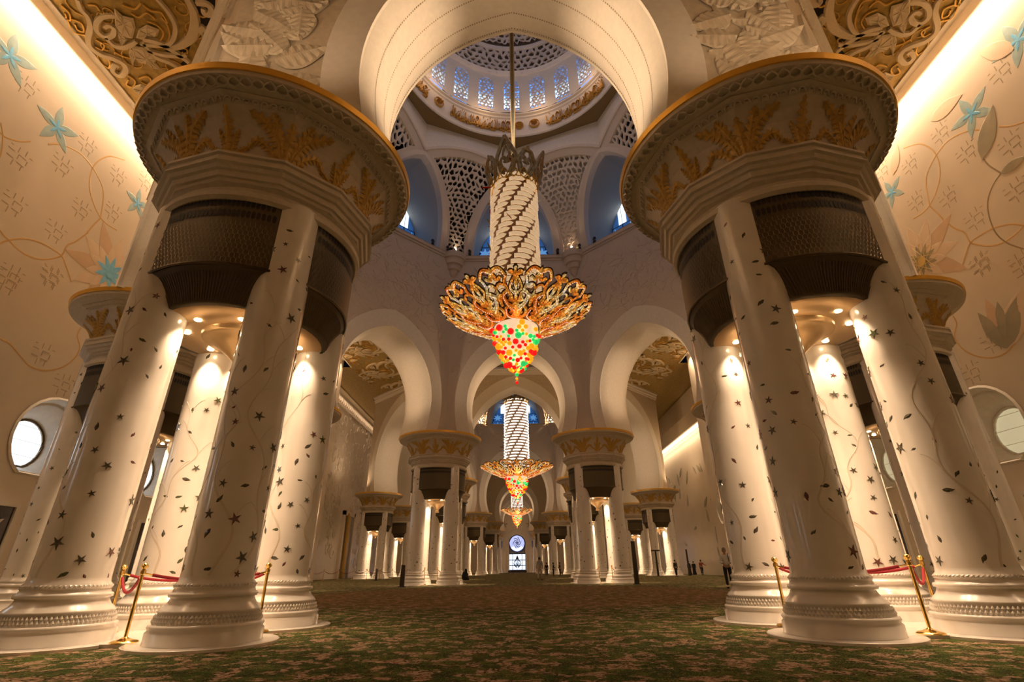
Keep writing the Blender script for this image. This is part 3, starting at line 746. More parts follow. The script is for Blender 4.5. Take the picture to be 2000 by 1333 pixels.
    # pendentives between niches k and k+1
    RA = 10.9
    for k in range(8):
        if k not in niches or (k+1) % 8 not in niches: continue
        va = radians(22.5+45*k); dv = Vector((sin(va), cos(va), 0)); tv = Vector((cos(va), -sin(va), 0))
        def PS(v, s, out=0):           # v -1..1 from niche k (right edge) to niche k+1 (left edge)
            a = niche(k, s, 1, .62); b = niche((k+1) % 8, s, -1, .62); p = a.lerp(b, (v+1)/2)
            bump = 1.35*(1-v*v)*s**2.2; p.z += bump
            p += dv*out; return p
        wfun = lambda s: (niche(k, s, 1, .62)-niche((k+1) % 8, s, -1, .62)).length
        fr = MB(); N2 = 16
        for sgn in (-1, 1):
            fr.grid([[PS(sgn*1.0, s/N2, 0) for s in range(N2+1)], [PS(sgn*1.0, s/N2, -.1) for s in range(N2+1)], [PS(sgn*(1-min(.9, .28/max(.3, wfun(s/N2))*2)), s/N2, -.1) for s in range(N2+1)], [PS(sgn*(1-min(.9, .28/max(.3, wfun(s/N2))*2)), s/N2, .3) for s in range(N2+1)]])
        fr.grid([[PS(-1+2*i/16, 1, -.1) for i in range(17)], [PS(-1+2*i/16, .955, -.1) for i in range(17)], [PS(-1+2*i/16, .955, .3) for i in range(17)]])
        obj('screen_frame', fr, SCREEN, root)
        Wm = wfun(1); Hm = 8.3; lt = MB()
        def PL_(x, y, out): 
            s = min(1, max(0, y/Hm)); w = wfun(s); v = (x-Wm/2)/(w/2); return PS(max(-1, min(1, v)), s, out)
        def ins(x, y):
            s = y/Hm
            return .0 < s < .97 and abs(x-Wm/2) < wfun(min(1, max(0, s)))/2-.30*q
        lattice(lt, Wm, Hm, .27*q, PL_, ins, .14, .80, seed=k+10*oi)
        obj('pierced_screen', lt, SCREEN, root, kind='stuff', fix=False)
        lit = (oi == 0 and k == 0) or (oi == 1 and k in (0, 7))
        bk = MB().grid([[PS(v/4, s/6, .9 if lit else 1.5) for v in range(-4, 5)] for s in range(7)]); obj('screen_backing', bk, PLASTER if lit else DARK, root)  # backings without a lamp are coloured near-black to stand for shade
        # plain band above the screen
        band = MB(); rows = []
        for i in range(17):
            v = -1+i/8; p = PS(v, 1, 0); a0 = C+Vector((sin(va-pi/8), cos(va-pi/8), 0))*RA*q; b0 = C+Vector((sin(va+pi/8), cos(va+pi/8), 0))*RA*q
            top = a0.lerp(b0, (v+1)/2); rows.append([p, p-dv*.06+Vector((0, 0, .22)), Vector((top.x, top.y, p.z*.35+37.7*.65)), Vector((top.x, top.y, 37.7))])
        band.grid(rows); obj('beige_band', band, PLASTER, root)
        obj('band_edge', MB().ribbon([PS(-1+i/8, 1, -.1)+Vector((0, 0, .12)) for i in range(17)], .35, .08, lambda p: -dv), SCREEN, root)
    if not full:
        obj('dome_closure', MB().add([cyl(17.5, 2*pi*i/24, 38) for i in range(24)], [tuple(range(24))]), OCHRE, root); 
    else:
        NN = 96
        R8 = lambda i: polyr(RA, 2*pi*i/NN, 8)      # vertices over the niche apexes
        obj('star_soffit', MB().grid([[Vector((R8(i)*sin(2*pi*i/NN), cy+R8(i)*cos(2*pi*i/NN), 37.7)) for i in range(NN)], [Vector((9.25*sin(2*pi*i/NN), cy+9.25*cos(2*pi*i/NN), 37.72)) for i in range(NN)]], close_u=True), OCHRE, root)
        drum = MB(); prof = [(37.55, 9.3), (37.5, 9.2), (37.6, 9.12), (37.75, 9.15), (37.9, 9.12), (39.5, 8.98), (39.6, 8.85), (39.75, 8.85), (39.8, 8.95), (39.9, 8.72), (40.05, 8.70)]
        drum.grid([[Vector((r*sin(2*pi*j/NN), cy+r*cos(2*pi*j/NN), z)) for j in range(NN)] for z, r in prof], close_u=True)
        obj('inscription_band', drum, PLASTER, root, smooth=True)
        # drum with windows
        NW = 22; wm = MB(); wi = 2*pi/NW
        def D(a, z): 
            r = 8.70-(z-40.05)*.02; return cyl(r, a, z)
        hwA = .72/8.65
        for j in range(NW):
            a0 = wi*j; arch = [(-hwA, 40.45)]+[(-hwA*cos(pi*i/10), 43.75+.72*sin(pi*i/10)) for i in range(11)]+[(hwA, 40.45)]
            loops = [[Vector((-wi/2*9, 40.05, 0)), Vector((wi/2*9, 40.05, 0)), Vector((wi/2*9, 45.0, 0)), Vector((-wi/2*9, 45.0, 0))], [Vector((a*9, z, 0)) for a, z in arch]]
            tr = tessellate_polygon(loops); pts = [D(a0+p.x/9, p.y) for l in loops for p in l]; wm.add(pts, tr)
            wm.grid([[D(a0+a, z) for a, z in arch], [cyl(9.0, a0+a, z) for a, z in arch]])
            vis = cos(a0) > -.1
            w = empty('window_2', 'arched blue drum window %s' % ('straight above the far niche' if j == 0 else 'number %d to the %s of the middle one, first dome' % (min(j, NW-j), 'right' if j < NW/2 else 'left')), None, kind='structure')
            obj('pane', MB().add([cyl(8.98, a0+a, z) for a, z in arch], [tuple(range(len(arch)))]), DOMEPANE, w, fix=False)
            obj('daylight_pane', MB().add([cyl(8.94, a0+a, z) for a, z in ((-hwA, 40.9), (hwA, 40.9), (hwA, 41.9), (hwA*.4, 42.4), (-hwA*.5, 42.0), (-hwA, 42.6))], [(0, 1, 2, 3, 4, 5)]), SUNPANE, w, fix=False)
            if vis:
                lt = MB(); lattice(lt, 1.44, 4.1, .22, lambda x, y, out: D(a0+(x-.72)/8.65, 40.45+y)*1.0 if not out else cyl(8.75+out, a0+(x-.72)/8.65, 40.45+y), lambda x, y: 0 < x < 1.44 and 0 < y < 3.3+sqrt(max(0, .52-(x-.72)**2)), .05, .80, seed=j)
                obj('window_lattice', lt, SCREEN, w, kind='stuff', fix=False)
        obj('drum_wall', wm, PLASTER, root)
        dz = lambda th_: (8.35*cos(th_), 45+9.0*sin(th_))
        mo = MB(); mo.grid([[cyl(r, 2*pi*j/64, z) for j in range(64)] for z, r in ((44.9, 8.65), (44.95, 8.45), (45.1, 8.35), (45.3, 8.25), (45.35, 8.3))], close_u=True)
        r1, z1 = dz(.32); r2, z2 = dz(.36)
        mo.grid([[cyl(r, 2*pi*j/64, z) for j in range(64)] for z, r in ((z1, r1+.1), (z1, r1-.08), (z2, r2-.08), (z2, r2+.1))], close_u=True)
        obj('dome_moulding', mo, PLASTER, root, smooth=True)
        for nm_, t0, t1, cell, seed in (('pierced_dome_band', .03, .32, .36, 3), ('upper_pierced_dome_band', .36, .95, .34, 5)):
            wd = 2*pi*7.5; hh = (t1-t0)*8.6; lt = MB()
            def PD(x, y, out):
                t_ = t0+(t1-t0)*y/hh; r, z = dz(t_); return cyl(r+out, x/7.5, z+out*.3)
            lattice(lt, wd, hh, cell, PD, lambda x, y: cell*.5 < y < hh-cell*.3 and cos(x/7.5) > -.2 and 0 <= x < wd, .22, .74, seed=seed)
            obj(nm_, lt, SCREEN, root, kind='stuff', fix=False)
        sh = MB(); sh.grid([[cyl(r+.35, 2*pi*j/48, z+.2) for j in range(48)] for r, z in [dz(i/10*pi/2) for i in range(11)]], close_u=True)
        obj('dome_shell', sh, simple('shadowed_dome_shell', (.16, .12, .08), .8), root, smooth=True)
        # gilded inscription: flowing strokes along the band
        rr = random.Random(21)
        def script(a_from, a_to, tag):
            m = MB(); a = a_from
            nrm = lambda p: (-(p.x), -(p.y-cy), 0)
            Pc = lambda a, h: cyl(9.08-.14*h, a, 37.98+1.4*h)
            m.ribbon([Pc(a_from+(a_to-a_from)*i/24, .22+.05*sin(i*1.3)) for i in range(25)], .045, .02, nrm)
            while a < a_to-.012:
                w = rr.uniform(.028, .05); ty = rr.choice('sbclbk'); h0 = rr.uniform(.05, .35)
                if ty == 's': c = [(0, .95), (.1, .6), (.0, .2), (.3, .1)]
                elif ty == 'b': c = [(0, .45), (.1, .1), (.5, 0), (.9, .15), (1, .5)]
                elif ty == 'c': c = [(1, .8), (.4, .9), (0, .6), (.3, .3), (1, .2), (.9, .0), (.3, -.02)]
                elif ty == 'l': c = [(.1, 1.0), (.2, .4), (.5, .15), (1, .25), (1.1, .5)]
                else: c = [(0, .3), (.4, .55), (.8, .3), (.5, .05), (.1, .25), (1.1, .75)]
                pts = spline([(x_, y_, 0) for x_, y_ in c], 3)
                m.ribbon([Pc(min(a_to, a+p.x*w), min(.97, max(.03, p.y*.85+h0*.25))) for p in pts], .048, .02, nrm)
                if rr.random() < .6:
                    hh = rr.uniform(.55, .95); aa = a+w*.5; m.ribbon([Pc(aa, hh), Pc(aa+.005, hh+.04)], .05, .02, nrm)
                a += w*.55
            obj('gilt_inscription', m, simple('gilt_script', (.62, .34, .06), .4, .3) if tag == 0 else bpy.data.materials['gilt_script'], root, fix=False)
        for i, (a, b) in enumerate(((-.66, -.02), (.36, 1.05), (-1.15, -.95), (1.3, 1.9), (-2.2, -1.35))): script(a, b, i)
        def roundel(a0, solid):
            m = MB(); nrm = lambda p: (-(p.x), -(p.y-cy), 0)
            P2 = lambda x, y: cyl(9.05, a0+x/9.05, 38.7+y)
            if solid:
                for q_ in range(5): m.ribbon([P2(.1*q_*cos(j*.45+q_)+.05, .1*q_*sin(j*.45+q_)) for j in range(15)], .05, .02, nrm)
                m.ribbon([P2(-.4+.08*j, .12*sin(j)) for j in range(11)], .05, .02, nrm)
            else:
                m.ribbon([P2(.46*cos(j*pi/12), .46*sin(j*pi/12)) for j in range(25)], .06, .02, nrm)
                m.ribbon([P2(-.28+.08*j, .05*sin(j*1.2)) for j in range(8)], .04, .05, nrm); m.ribbon([P2(0, -.2+.06*j) for j in range(8)], .04, .05, nrm)
            obj('gilt_roundel', m, bpy.data.materials['gilt_script'], root, fix=False)
        roundel(.07, True); roundel(.235, False); roundel(-.80, False); roundel(1.18, False)
dome(OCT[0], 0, range(8), True)
dome(OCT[1], 1, (6, 7, 0, 1, 2), False)
# projectors standing on the ledges
PR = MB().box(-.09, -.14, 0, .09, .14, .05); PR.tube([(0, 0, .05), (0, 0, .16)], .03, 6); PR.tube([(0, -.17, .2), (0, .12, .3)], .11, 10); PRM = PR.mesh('projector')
for i, (px, pyy, lb) in enumerate(((-4.0, 37.55, 'black spotlight on the dome ledge just left of the chandelier tube'), (4.0, 37.55, 'black spotlight on the dome ledge just right of the chandelier tube'),
        (-5.9, 36.9, 'black spotlight at the foot of the left pierced screen, chandelier side'), (5.9, 36.9, 'black spotlight at the foot of the right pierced screen, chandelier side'),
        (-7.1, 35.9, 'black spotlight on the left ledge next to the far left window niche'), (7.1, 35.9, 'black spotlight on the right ledge next to the far right window niche'))):
    t = empty('spotlight', lb, 'spotlight', (px, pyy-.1, 27.0), group='spotlights on the dome ledge')
    a = obj('housing', PRM, BLACK, t); t.scale = (1.25,)*3
lamp('screen_lamp', 'POINT', (5.62, 38.2, 27.5), 160, WARM, .1)
for s in (-1, 1): lamp('screen_lamp', 'POINT', (s*7.0, 95.4, 27.7), 260, WARM, .1)

# ------------------------------------------------------------------ ceilings
def octo_hole(o, extra=2.1):
    return [ (lambda v: (v[0], v[1]))(octv(o, k, extra/cos(pi/8))) for k in range(8)]
cl = empty('ceiling', 'carved gold ceiling with cream scrolls and dark pierced openings', None, kind='structure')
obj('ceiling_ground', poly_holes([(-20.3, -8), (20.3, -8), (20.3, 57), (-20.3, 57)], [octo_hole(OCT[0])], lambda x, y: (x, y, 24.0)), GOLDCEIL, cl)
for s in (-1, 1):
    e = OCT[1]; v = {k: octv(e, k, 2.1/cos(pi/8)) for k in range(8)}
    ks = (3, 2, 1, 0) if s > 0 else (4, 5, 6, 7)
    pts = [(0, 57)]+[(0, v[ks[0]][1])]+[v[k] for k in ks]+[(0, v[ks[3]][1]), (0, 104), (s*24.7, 104), (s*24.7, 57)]
    obj('ceiling_ground', MB().add([(x, y, 24.0) for x, y in pts], [tuple(range(len(pts)))]), GOLDCEIL, cl)
obj('ceiling_ground', MB().add([(x, y, 24.0) for x, y in ((-22, 104), (22, 104), (22, 156), (-22, 156))], [(0, 1, 2, 3)]), GOLDCEIL, cl)
# fascia at the slot edge and slot top
for s in (-1, 1):
    f = MB().box(min(s*20.3, s*20.42), -8, 23.93, max(s*20.3, s*20.42), 57, 25.0); obj('ceiling_edge', f, PLASTER, cl)
    f = MB().box(min(s*20.3, s*21.7), -8, 24.9, max(s*20.3, s*21.7), 57, 25.0); obj('slot_top', f, PLASTER, cl)
# cream scrolls, traced as plan curves in metres (left side; mirrored for the right)
CEIL = {'R': [('w', 0.3, [(19.04, 13.22), (19.21, 13.65), (19.17, 13.97), (19.44, 14.47), (19.96, 15.0), (20.14, 15.4), (19.93, 15.79), (19.49, 16.01), (19.22, 16.26), (19.32, 16.59), (19.73, 16.89), (19.98, 16.84), (19.99, 16.58), (19.67, 16.33), (19.55, 16.44)]), ('w', 0.26, [(17.69, 14.08), (18.01, 13.96), (18.52, 14.0), (18.98, 14.25), (19.24, 14.62), (19.07, 14.92), (18.66, 14.82), (18.4, 14.54), (18.53, 14.39), (18.79, 14.48)]), ('w', 0.26, [(19.07, 14.92), (18.98, 15.32), (18.66, 15.42), (18.2, 15.33), (17.77, 15.14)]), ('w', 0.42, [(14.25, 13.21), (14.3, 13.82), (14.59, 14.46), (15.12, 15.03), (15.77, 15.37), (16.29, 15.49)]), ('w', 0.22, [(15.56, 13.27), (15.43, 13.8), (15.47, 14.35), (15.74, 14.82), (16.24, 15.26), (16.68, 15.41)]), ('w', 0.34, [(12.87, 13.31), (13.24, 13.92), (13.64, 14.38), (14.14, 14.75), (14.42, 14.83), (14.42, 14.65), (14.19, 14.51)]), ('w', 0.3, [(13.96, 13.47), (13.53, 13.52), (13.43, 13.74), (13.64, 13.96), (13.84, 13.9), (13.77, 13.69)]), ('w', 0.2, [(17.68, 15.29), (17.13, 15.35), (16.3, 15.43)]), ('w', 0.3, [(17.41, 15.04), (16.77, 15.25), (16.28, 15.72), (15.96, 16.26)]), ('w', 0.22, [(17.6, 15.6), (16.96, 15.84), (16.2, 15.91), (15.82, 15.86)]), ('w', 0.26, [(17.51, 15.19), (17.41, 15.91), (16.92, 16.24), (16.62, 16.58)])], 'V': [[(19.97, 13.46), (19.9, 13.82), (20.12, 14.14), (20.24, 14.0)], [(20.03, 14.09), (19.72, 14.28), (19.92, 14.66), (20.13, 14.56), (20.04, 14.32)], [(19.66, 15.05), (19.46, 15.31), (19.75, 15.56), (19.93, 15.4)], [(19.24, 15.67), (19.0, 15.89), (18.68, 16.0)], [(19.5, 16.87), (19.33, 17.22), (19.69, 17.57), (19.92, 17.44), (19.6, 17.15)], [(19.04, 17.1), (18.55, 17.0), (18.5, 17.23), (18.87, 17.46), (19.06, 17.28)], [(18.8, 13.48), (18.47, 13.53), (18.46, 13.75)], [(17.16, 13.86), (16.91, 14.05), (16.42, 13.87), (16.23, 14.15)], [(16.36, 13.52), (16.18, 13.79), (15.78, 13.88), (15.8, 14.34)], [(15.9, 14.06), (15.86, 14.44), (16.07, 14.92), (16.47, 15.31)], [(14.79, 14.55), (14.56, 14.65), (14.68, 14.94), (14.89, 14.89)], [(14.22, 13.91), (14.05, 14.09), (13.83, 14.05)], [(15.86, 15.52), (15.68, 15.63), (15.89, 15.89), (15.99, 15.73)], [(20.09, 13.82), (20.4, 14.65), (19.89, 14.85)], [(17.27, 13.5), (16.85, 13.69), (16.39, 13.43)], [(16.67, 14.24), (16.33, 14.43), (16.29, 14.81), (16.74, 15.2)], [(19.71, 15.77), (19.91, 16.3), (20.18, 16.52)]], 'P': [[(17.89, 15.03), (18.3, 14.93), (18.25, 14.4), (18.0, 14.03), (17.72, 13.63), (17.59, 13.95), (17.18, 14.09), (17.38, 14.51)], [(17.71, 14.99), (17.27, 14.56), (16.76, 14.38), (16.34, 14.62), (16.65, 14.93), (17.06, 14.88), (17.45, 15.09)], [(18.2, 15.33), (17.69, 15.44), (17.47, 15.7), (17.4, 16.02), (17.62, 16.23), (17.57, 16.62), (17.85, 16.58), (18.1, 16.33), (18.43, 16.22), (18.5, 15.9)], [(18.2, 15.33), (18.13, 15.59), (18.28, 15.9), (18.63, 16.21), (18.91, 16.54), (18.75, 16.1), (18.55, 15.68)], [(18.29, 14.59), (18.13, 14.69), (18.13, 15.03), (18.66, 15.42), (18.55, 15.07)], [(19.74, 17.56), (19.14, 17.4), (18.83, 17.64), (19.25, 17.94), (19.43, 17.81), (19.79, 18.18), (19.75, 17.81)]], 'D': [[(13.98, 13.21), (12.78, 13.23), (13.3, 13.92), (14.28, 14.99), (15.04, 15.05), (15.31, 15.18), (14.73, 14.74), (14.2, 13.91)], [(15.16, 15.18), (15.58, 15.63), (16.2, 16.15), (16.84, 15.66), (16.31, 15.6)], [(16.15, 16.15), (16.16, 16.59), (16.52, 16.41)]]}
WALLV = [[(14.41, 17.91), (15.07, 17.83), (15.4, 17.96), (15.75, 18.2), (16.06, 18.54)], [(14.8, 18.25), (15.07, 17.83), (15.29, 17.24), (15.38, 16.47)], [(16.73, 19.06), (17.08, 19.45), (17.69, 19.82), (18.32, 19.99), (18.98, 19.87), (19.45, 19.68), (19.93, 19.34), (20.2, 18.81), (20.44, 17.87)], [(20.45, 21.79), (19.88, 21.45), (19.48, 21.1), (19.13, 20.41), (19.03, 19.77), (19.18, 19.04), (19.47, 18.55), (19.96, 18.1), (20.46, 17.83)], [(20.46, 17.83), (20.27, 17.25), (20.1, 16.64)], [(20.46, 17.83), (20.95, 17.78), (21.59, 17.89)], [(16.59, 13.01), (16.84, 13.57), (17.1, 13.95), (17.55, 14.36), (18.18, 14.65), (18.85, 14.75), (19.42, 14.72), (19.82, 14.39), (20.35, 13.86)], [(16.17, 14.33), (16.61, 14.08), (17.11, 13.92), (17.71, 13.79), (18.33, 13.87), (18.81, 14.13), (19.25, 14.55), (19.41, 14.79), (19.45, 15.35), (19.78, 15.87), (20.15, 16.67)], [(18.46, 9.94), (18.92, 9.92), (19.54, 9.61), (20.14, 9.37), (20.84, 9.45), (21.54, 9.88), (21.98, 10.49), (22.07, 11.12), (21.7, 11.62), (21.72, 12.07)]]
WALLX = [(15.98, 17.46), (17.69, 18.68), (16.64, 15.48), (19.38, 17.44), (18.69, 15.57), (21.0, 18.58), (14.94, 20.64), (18.33, 20.64), (20.46, 20.62), (17.8, 12.58), (19.41, 13.49), (22.16, 21.79), (19.34, 13.55), (20.44, 10.09), (21.97, 9.16), (17.79, 12.26)]
RIGHTV = [[(17.22, 17.78), (17.14, 17.3), (16.88, 16.63)], [(16.86, 16.63), (17.36, 16.43), (17.85, 15.98), (18.12, 15.33), (18.21, 14.44), (17.99, 13.71), (17.51, 13.03)], [(14.17, 20.94), (13.98, 21.16), (13.64, 21.14)]]
RIGHTL = [('leaf', [(17.24, 17.85), (15.83, 19.63)]), ('leaf', [(16.87, 16.62), (15.72, 16.49)]), ('leaf2', [(14.19, 20.99), (15.3, 22.43)]), ('leaf2', [(18.5, 21.7), (16.68, 21.37)]), ('leaf2', [(21.64, 21.04), (20.66, 22.35)])]
TULIP = [(19.98, 9.56), (18.6, 11.38)]
def ceil_tile(mirror_x, fy, tag, rot=False):
    """one repeat of the scroll work hanging under the gold ground"""
    def T(p, z=24.0): return Vector(((31.4-p[0] if rot else p[0])*(-1 if mirror_x else 1), fy(p[1]), z))
    dn = lambda p: (0, 0, -1)
    for _, w, L in CEIL['R']:
        pts = spline([T(p, 23.99) for p in L], 5)
        obj('cream_scroll', MB().ribbon(pts, lambda t, w=w: w*(.75+.35*sin(pi*t)), .14, dn), CREAM, cl, fix=False)
    for L in CEIL['P']:
        P = [T(p) for p in L]; c = sum(P, Vector())/len(P); m = MB(); n = len(P)
        lo = [Vector((p.x, p.y, 23.93)) for p in P]; hi = [Vector(((p.x-c.x)*.8+c.x, (p.y-c.y)*.8+c.y, 23.84)) for p in P]
        m.add(lo+hi+[Vector((c.x, c.y, 23.88))], [(i, (i+1) % n, n+(i+1) % n, n+i) for i in range(n)]+[(n+i, n+(i+1) % n, 2*n) for i in range(n)])
        for i in range(0, n, 1): m.ribbon([c+Vector((0, 0, -.13)), (c+P[i]*3)/4+Vector((0, 0, -.16))], .03, .03, dn)
        obj('lily_petal', m, CREAM, cl, fix=False)
    for L in CEIL['V']:
        obj('gold_tendril', MB().ribbon(spline([T(p, 23.985) for p in L], 5), .085, .07, dn), GOLDVINE, cl, fix=False)
    for L in CEIL['D']:
        obj('pierced_opening', MB().add([T(p, 23.975) for p in L], [tuple(range(len(L)))]), DARK, cl, fix=False)
    rr = random.Random(5)
    m = MB()
    for q in range(26):             # small curling tendrils filling the ground
        x, y = rr.uniform(13, 20), rr.uniform(11, 19.2)
        if not (y < x+.6 and x < 20.1): continue
        a0 = rr.uniform(0, 6.28); s = rr.choice((-1, 1)); R_ = rr.uniform(.25, .6)
        m.ribbon([T((x+R_*(1-i*.055)*cos(a0+s*i*.5), y+R_*(1-i*.055)*sin(a0+s*i*.5)), 23.985) for i in range(13)], .05, .05, dn)
    obj('fine_tendrils', m, GOLDVINE, cl, kind='stuff', fix=False)
for mx in (False, True):
    if True:
        ceil_tile(not mx, lambda y: y, 0)
        for i, dy_ in enumerate((29.5, 36.9, 44.3)):
            ceil_tile(not mx, lambda y, d_=dy_: y+d_, i+1); ceil_tile(not mx, lambda y, d_=dy_: 31.2-y+d_+2.5, i+9, True)
# ------------------------------------------------------------------ side walls
WC = [22.4+7.9*k for k in range(-4, 5)]
def keyhole(yc, r, z0=5.05, zc=6.6, n=22):
    a0 = math.asin((zc-z0)/max(r, zc-z0+.001)); return [(yc-r*cos(a0)*1.0, z0)]+[(yc+r*cos(pi+a0-(pi+2*a0)*i/n), zc+r*sin(pi+a0-(pi+2*a0)*i/n)) for i in range(1, n)]+[(yc+r*cos(a0), z0)]
STARP = petal_mesh('petal', 6, .20, .02, TEAL, ribs=False); PETB = petal_mesh('petal', 6, .16, .02, SKY, ribs=False)
PETP = petal_mesh('petal', 6, .19, .02, PEACH, ribs=False); PETD = petal_mesh('petal', 6, .17, .02, PEACH_D, ribs=False); PETO = petal_mesh('petal', 6, .17, .025, OLIVE, ribs=False)
cm = MB()
for (x, y, w, h) in ((-.35, .12, .26, .035), (.1, .12, .30, .035), (-.30, -.16, .26, .035), (.12, -.2, .30, .035), (-.12, .3, .035, .24), (.16, .36, .035, .24), (-.15, -.34, .035, .24), (.2, -.32, .035, .22), (-.05, .02, .035, .2), (.3, 0, .035, .2), (-.4, .32, .1, .03), (.38, .3, .12, .03)):
    cm.box(x-w/2, y-h/2, 0, x+w/2, y+h/2, .012)
CROSSM = cm.mesh('cross_motif'); CROSSM.materials.append(GREYB)
for side, s in (('left', -1), ('right', 1)):
    X = 21.5*s
    w = empty('wall_%s' % side, 'pale %s wall with inlaid vines, flowers and keyhole windows' % side, None, kind='structure')
    holes = [keyhole(y, 1.85) for y in WC if -7 < y < 56]
    obj('wall_face', poly_holes([(-8, 0), (57, 0), (57, 25), (-8, 25)], holes, lambda y, z: (X, y, z)), WALLM, w)
    obj('wall_end', MB().box(min(X, s*26), 57, 0, max(X, s*26), 57.3, 25), WALLM, w)
    nrm = Vector((-s, 0, 0)); B = Matrix(((0, s*1.0, 0), (0, 0, 1), (-s, 0, 0))).transposed()
    B = Matrix((Vector((0, -s, 0)), Vector((0, 0, 1)), Vector((-s, 0, 0)))).transposed()
    if B.determinant() < 0: B = Matrix((Vector((0, s, 0)), Vector((0, 0, 1)), Vector((-s, 0, 0)))).transposed()
    def put(name, me, y, z, a, sc, off=.0, label=None):
        sc = sc if hasattr(sc, '__len__') else (sc, sc, .25)
        o = inst(name, me, w, (X-s*off*.3, y, z), scale=(sc[0], sc[1], min(sc[2], .25))); o.rotation_euler = (B @ Matrix.Rotation(a, 3, 'Z')).to_euler()
        if label: o['label'] = label
        return o
    offs = (0, 15.8) 
    for rep, dy in enumerate(offs):
        for L in WALLV:
            obj('vine_inlay', MB().ribbon(spline([(X, y+dy, z) for y, z in L], 5), .075, .003, lambda p: nrm), VINE, w, fix=False)
        for y, z in WALLX: put('cross_motif', CROSSM, y+dy, z, 0, 1.15)
        for (y, z, sc) in ((16.75, 20.15, 1.15), (22.15, 20.2, .95), (13.9, 21.2, 1.2)):
            for i in range(5): put('petal', STARP, y+dy, z, .18+2*pi*i/5, sc, .004, 'teal petal of a star flower')
            for i in range(5): put('petal', PETB, y+dy, z, .18+pi/5*0+2*pi*i/5, sc*.42, .02, 'blue heart of a star flower')
        y0, z0 = 22.1, 15.5
        for i in range(11): put('petal', PETD if i % 2 else PETP, y0+dy, z0, 2*pi*i/11, 2.7 if i % 2 else 2.2, .004, 'large faint lotus petal')
        for i in range(11): put('petal', PETP, y0+dy, z0, 2*pi*(i+.5)/11, 1.5, .02, 'inner lotus petal')
        for i in range(9): put('petal', PETB if s < 0 else PETO, y0+dy, z0, 2*pi*i/9, .95, .035, 'bright centre petal')
        dsk = MB().add([(.26*cos(2*pi*i/14), .26*sin(2*pi*i/14), .03) for i in range(14)], [tuple(range(14))]).mesh('flower_heart'); dsk.materials.append(SKY if s < 0 else YEL)
        put('flower_heart', dsk, y0+dy, z0, 0, 1, .05)
        if s > 0:
            for i in range(9):
                a = 2*pi*i/9; obj('gold_star_line', MB().ribbon([(X-.06, y0+dy+.95*cos(a), z0+.95*sin(a)), (X-.06, y0+dy+.95*cos(a+2.6), z0+.95*sin(a+2.6))], .03, .01, lambda p: nrm), YEL, w, fix=False)
    if s > 0:
        for L in RIGHTV: obj('vine_inlay', MB().ribbon(spline([(X, y, z) for y, z in L], 6), .07, .004, lambda p: nrm), VINE_B, w, fix=False)
        for kd, ((ya, za), (yb, zb)) in RIGHTL+[('leaf', (TULIP[0], TULIP[1])), ('leaf2', (TULIP[0], (TULIP[1][0]-.3, TULIP[1][1]+.2)))]:
            d = Vector((yb-ya, zb-za)); L_ = d.length; lx = d.x*(B @ Vector((1, 0, 0))).y; an = -math.atan2(lx, d.y)
            put('large_leaf', PETO if kd == 'leaf' else PETP, ya, za, an, (L_*1.15, L_, 1), .03, 'long olive inlaid leaf' if kd == 'leaf' else 'long peach inlaid leaf')
        for (y, z, a, c) in ((19.98, 9.56, .25, 'o'), (19.98, 9.56, -.25, 'o'), (19.9, 9.9, 0, 'p')):
            put('tulip_petal', PETO if c == 'o' else PETD, y, z, a-.5*0, 2.1, .03)
    # keyhole windows
    for i, y in enumerate(WC):
        if not -7 < y < 56: continue
        depth = 1.25; a = keyhole(y, 1.85); m2 = keyhole(y+.0, 1.72); b = keyhole(y-.1, 1.08, 5.45, 6.45)
        dirs = {-1: 'left', 1: 'right'}[s]; words = ('behind the camera', 'beside the camera', 'just before the nearest columns', 'beside the nearest side cluster', 'second past the nearest side cluster', 'third past the nearest side cluster', 'fourth along beyond the columns', 'last before the wall steps back', 'farthest')
        wn = empty('window_3', 'keyhole window in the %s wall, %s' % (dirs, words[i]), None, kind='structure')
        obj('window_reveal', MB().grid([[(X-s*.05, q[0], q[1]) for q in keyhole(y, 1.98, 4.95)], [(X-s*.10, q[0], q[1]) for q in keyhole(y, 1.88, 5.0)], [(X-s*.05, q[0], q[1]) for q in a], [(X+s*.35, q[0], q[1]) for q in m2], [(X+s*.36, q[0], q[1]) for q in keyhole(y, 1.62, 5.15)], [(X+s*depth, q[0], q[1]) for q in b]], close_u=True), PLASTER, wn, smooth=False)
        obj('pane', MB().add([(X+s*(depth+.04), q[0], q[1]) for q in b], [tuple(range(len(b)))]), WHITEPANE if s < 0 else PANE_R, wn, fix=False)
        obj('window_frame', MB().tube([(X+s*(depth-.02), q[0], q[1]) for q in b+[b[0]]], .07, 6), BRONZE_L if s < 0 else PLASTER, wn, fix=False)
        gb = MB()
        for z in (5.95, 6.6, 7.25): gb.tube([(X+s*depth, y-1.15, z), (X+s*depth, y+1.15, z)], .012, 4)
        obj('glazing_bar', gb, PLASTER, wn, fix=False)
    # dark doors with pale flowers
    for i, yc in enumerate((20.9, 30.6, 38.5)):
        dr = empty('door_1', 'dark polished door panel with pale inlaid flowers, %s in the %s wall' % (('nearest', 'second', 'third')[i], side), None, kind='structure')
        obj('door_leaf', MB().box(min(X, X-s*.06), yc-1.0, 0, max(X, X-s*.06), yc+1.0, 3.6), PURPLE, dr)
        f = MB()
        for (y0, y1, z0, z1) in ((-1.16, -1, 0, 3.76), (1, 1.16, 0, 3.76), (-1.0, 1.0, 3.6, 3.76)): f.box(min(X, X-s*.14), yc+y0, z0, max(X, X-s*.14), yc+y1, z1)
        obj('door_frame', f, PLASTER, dr)
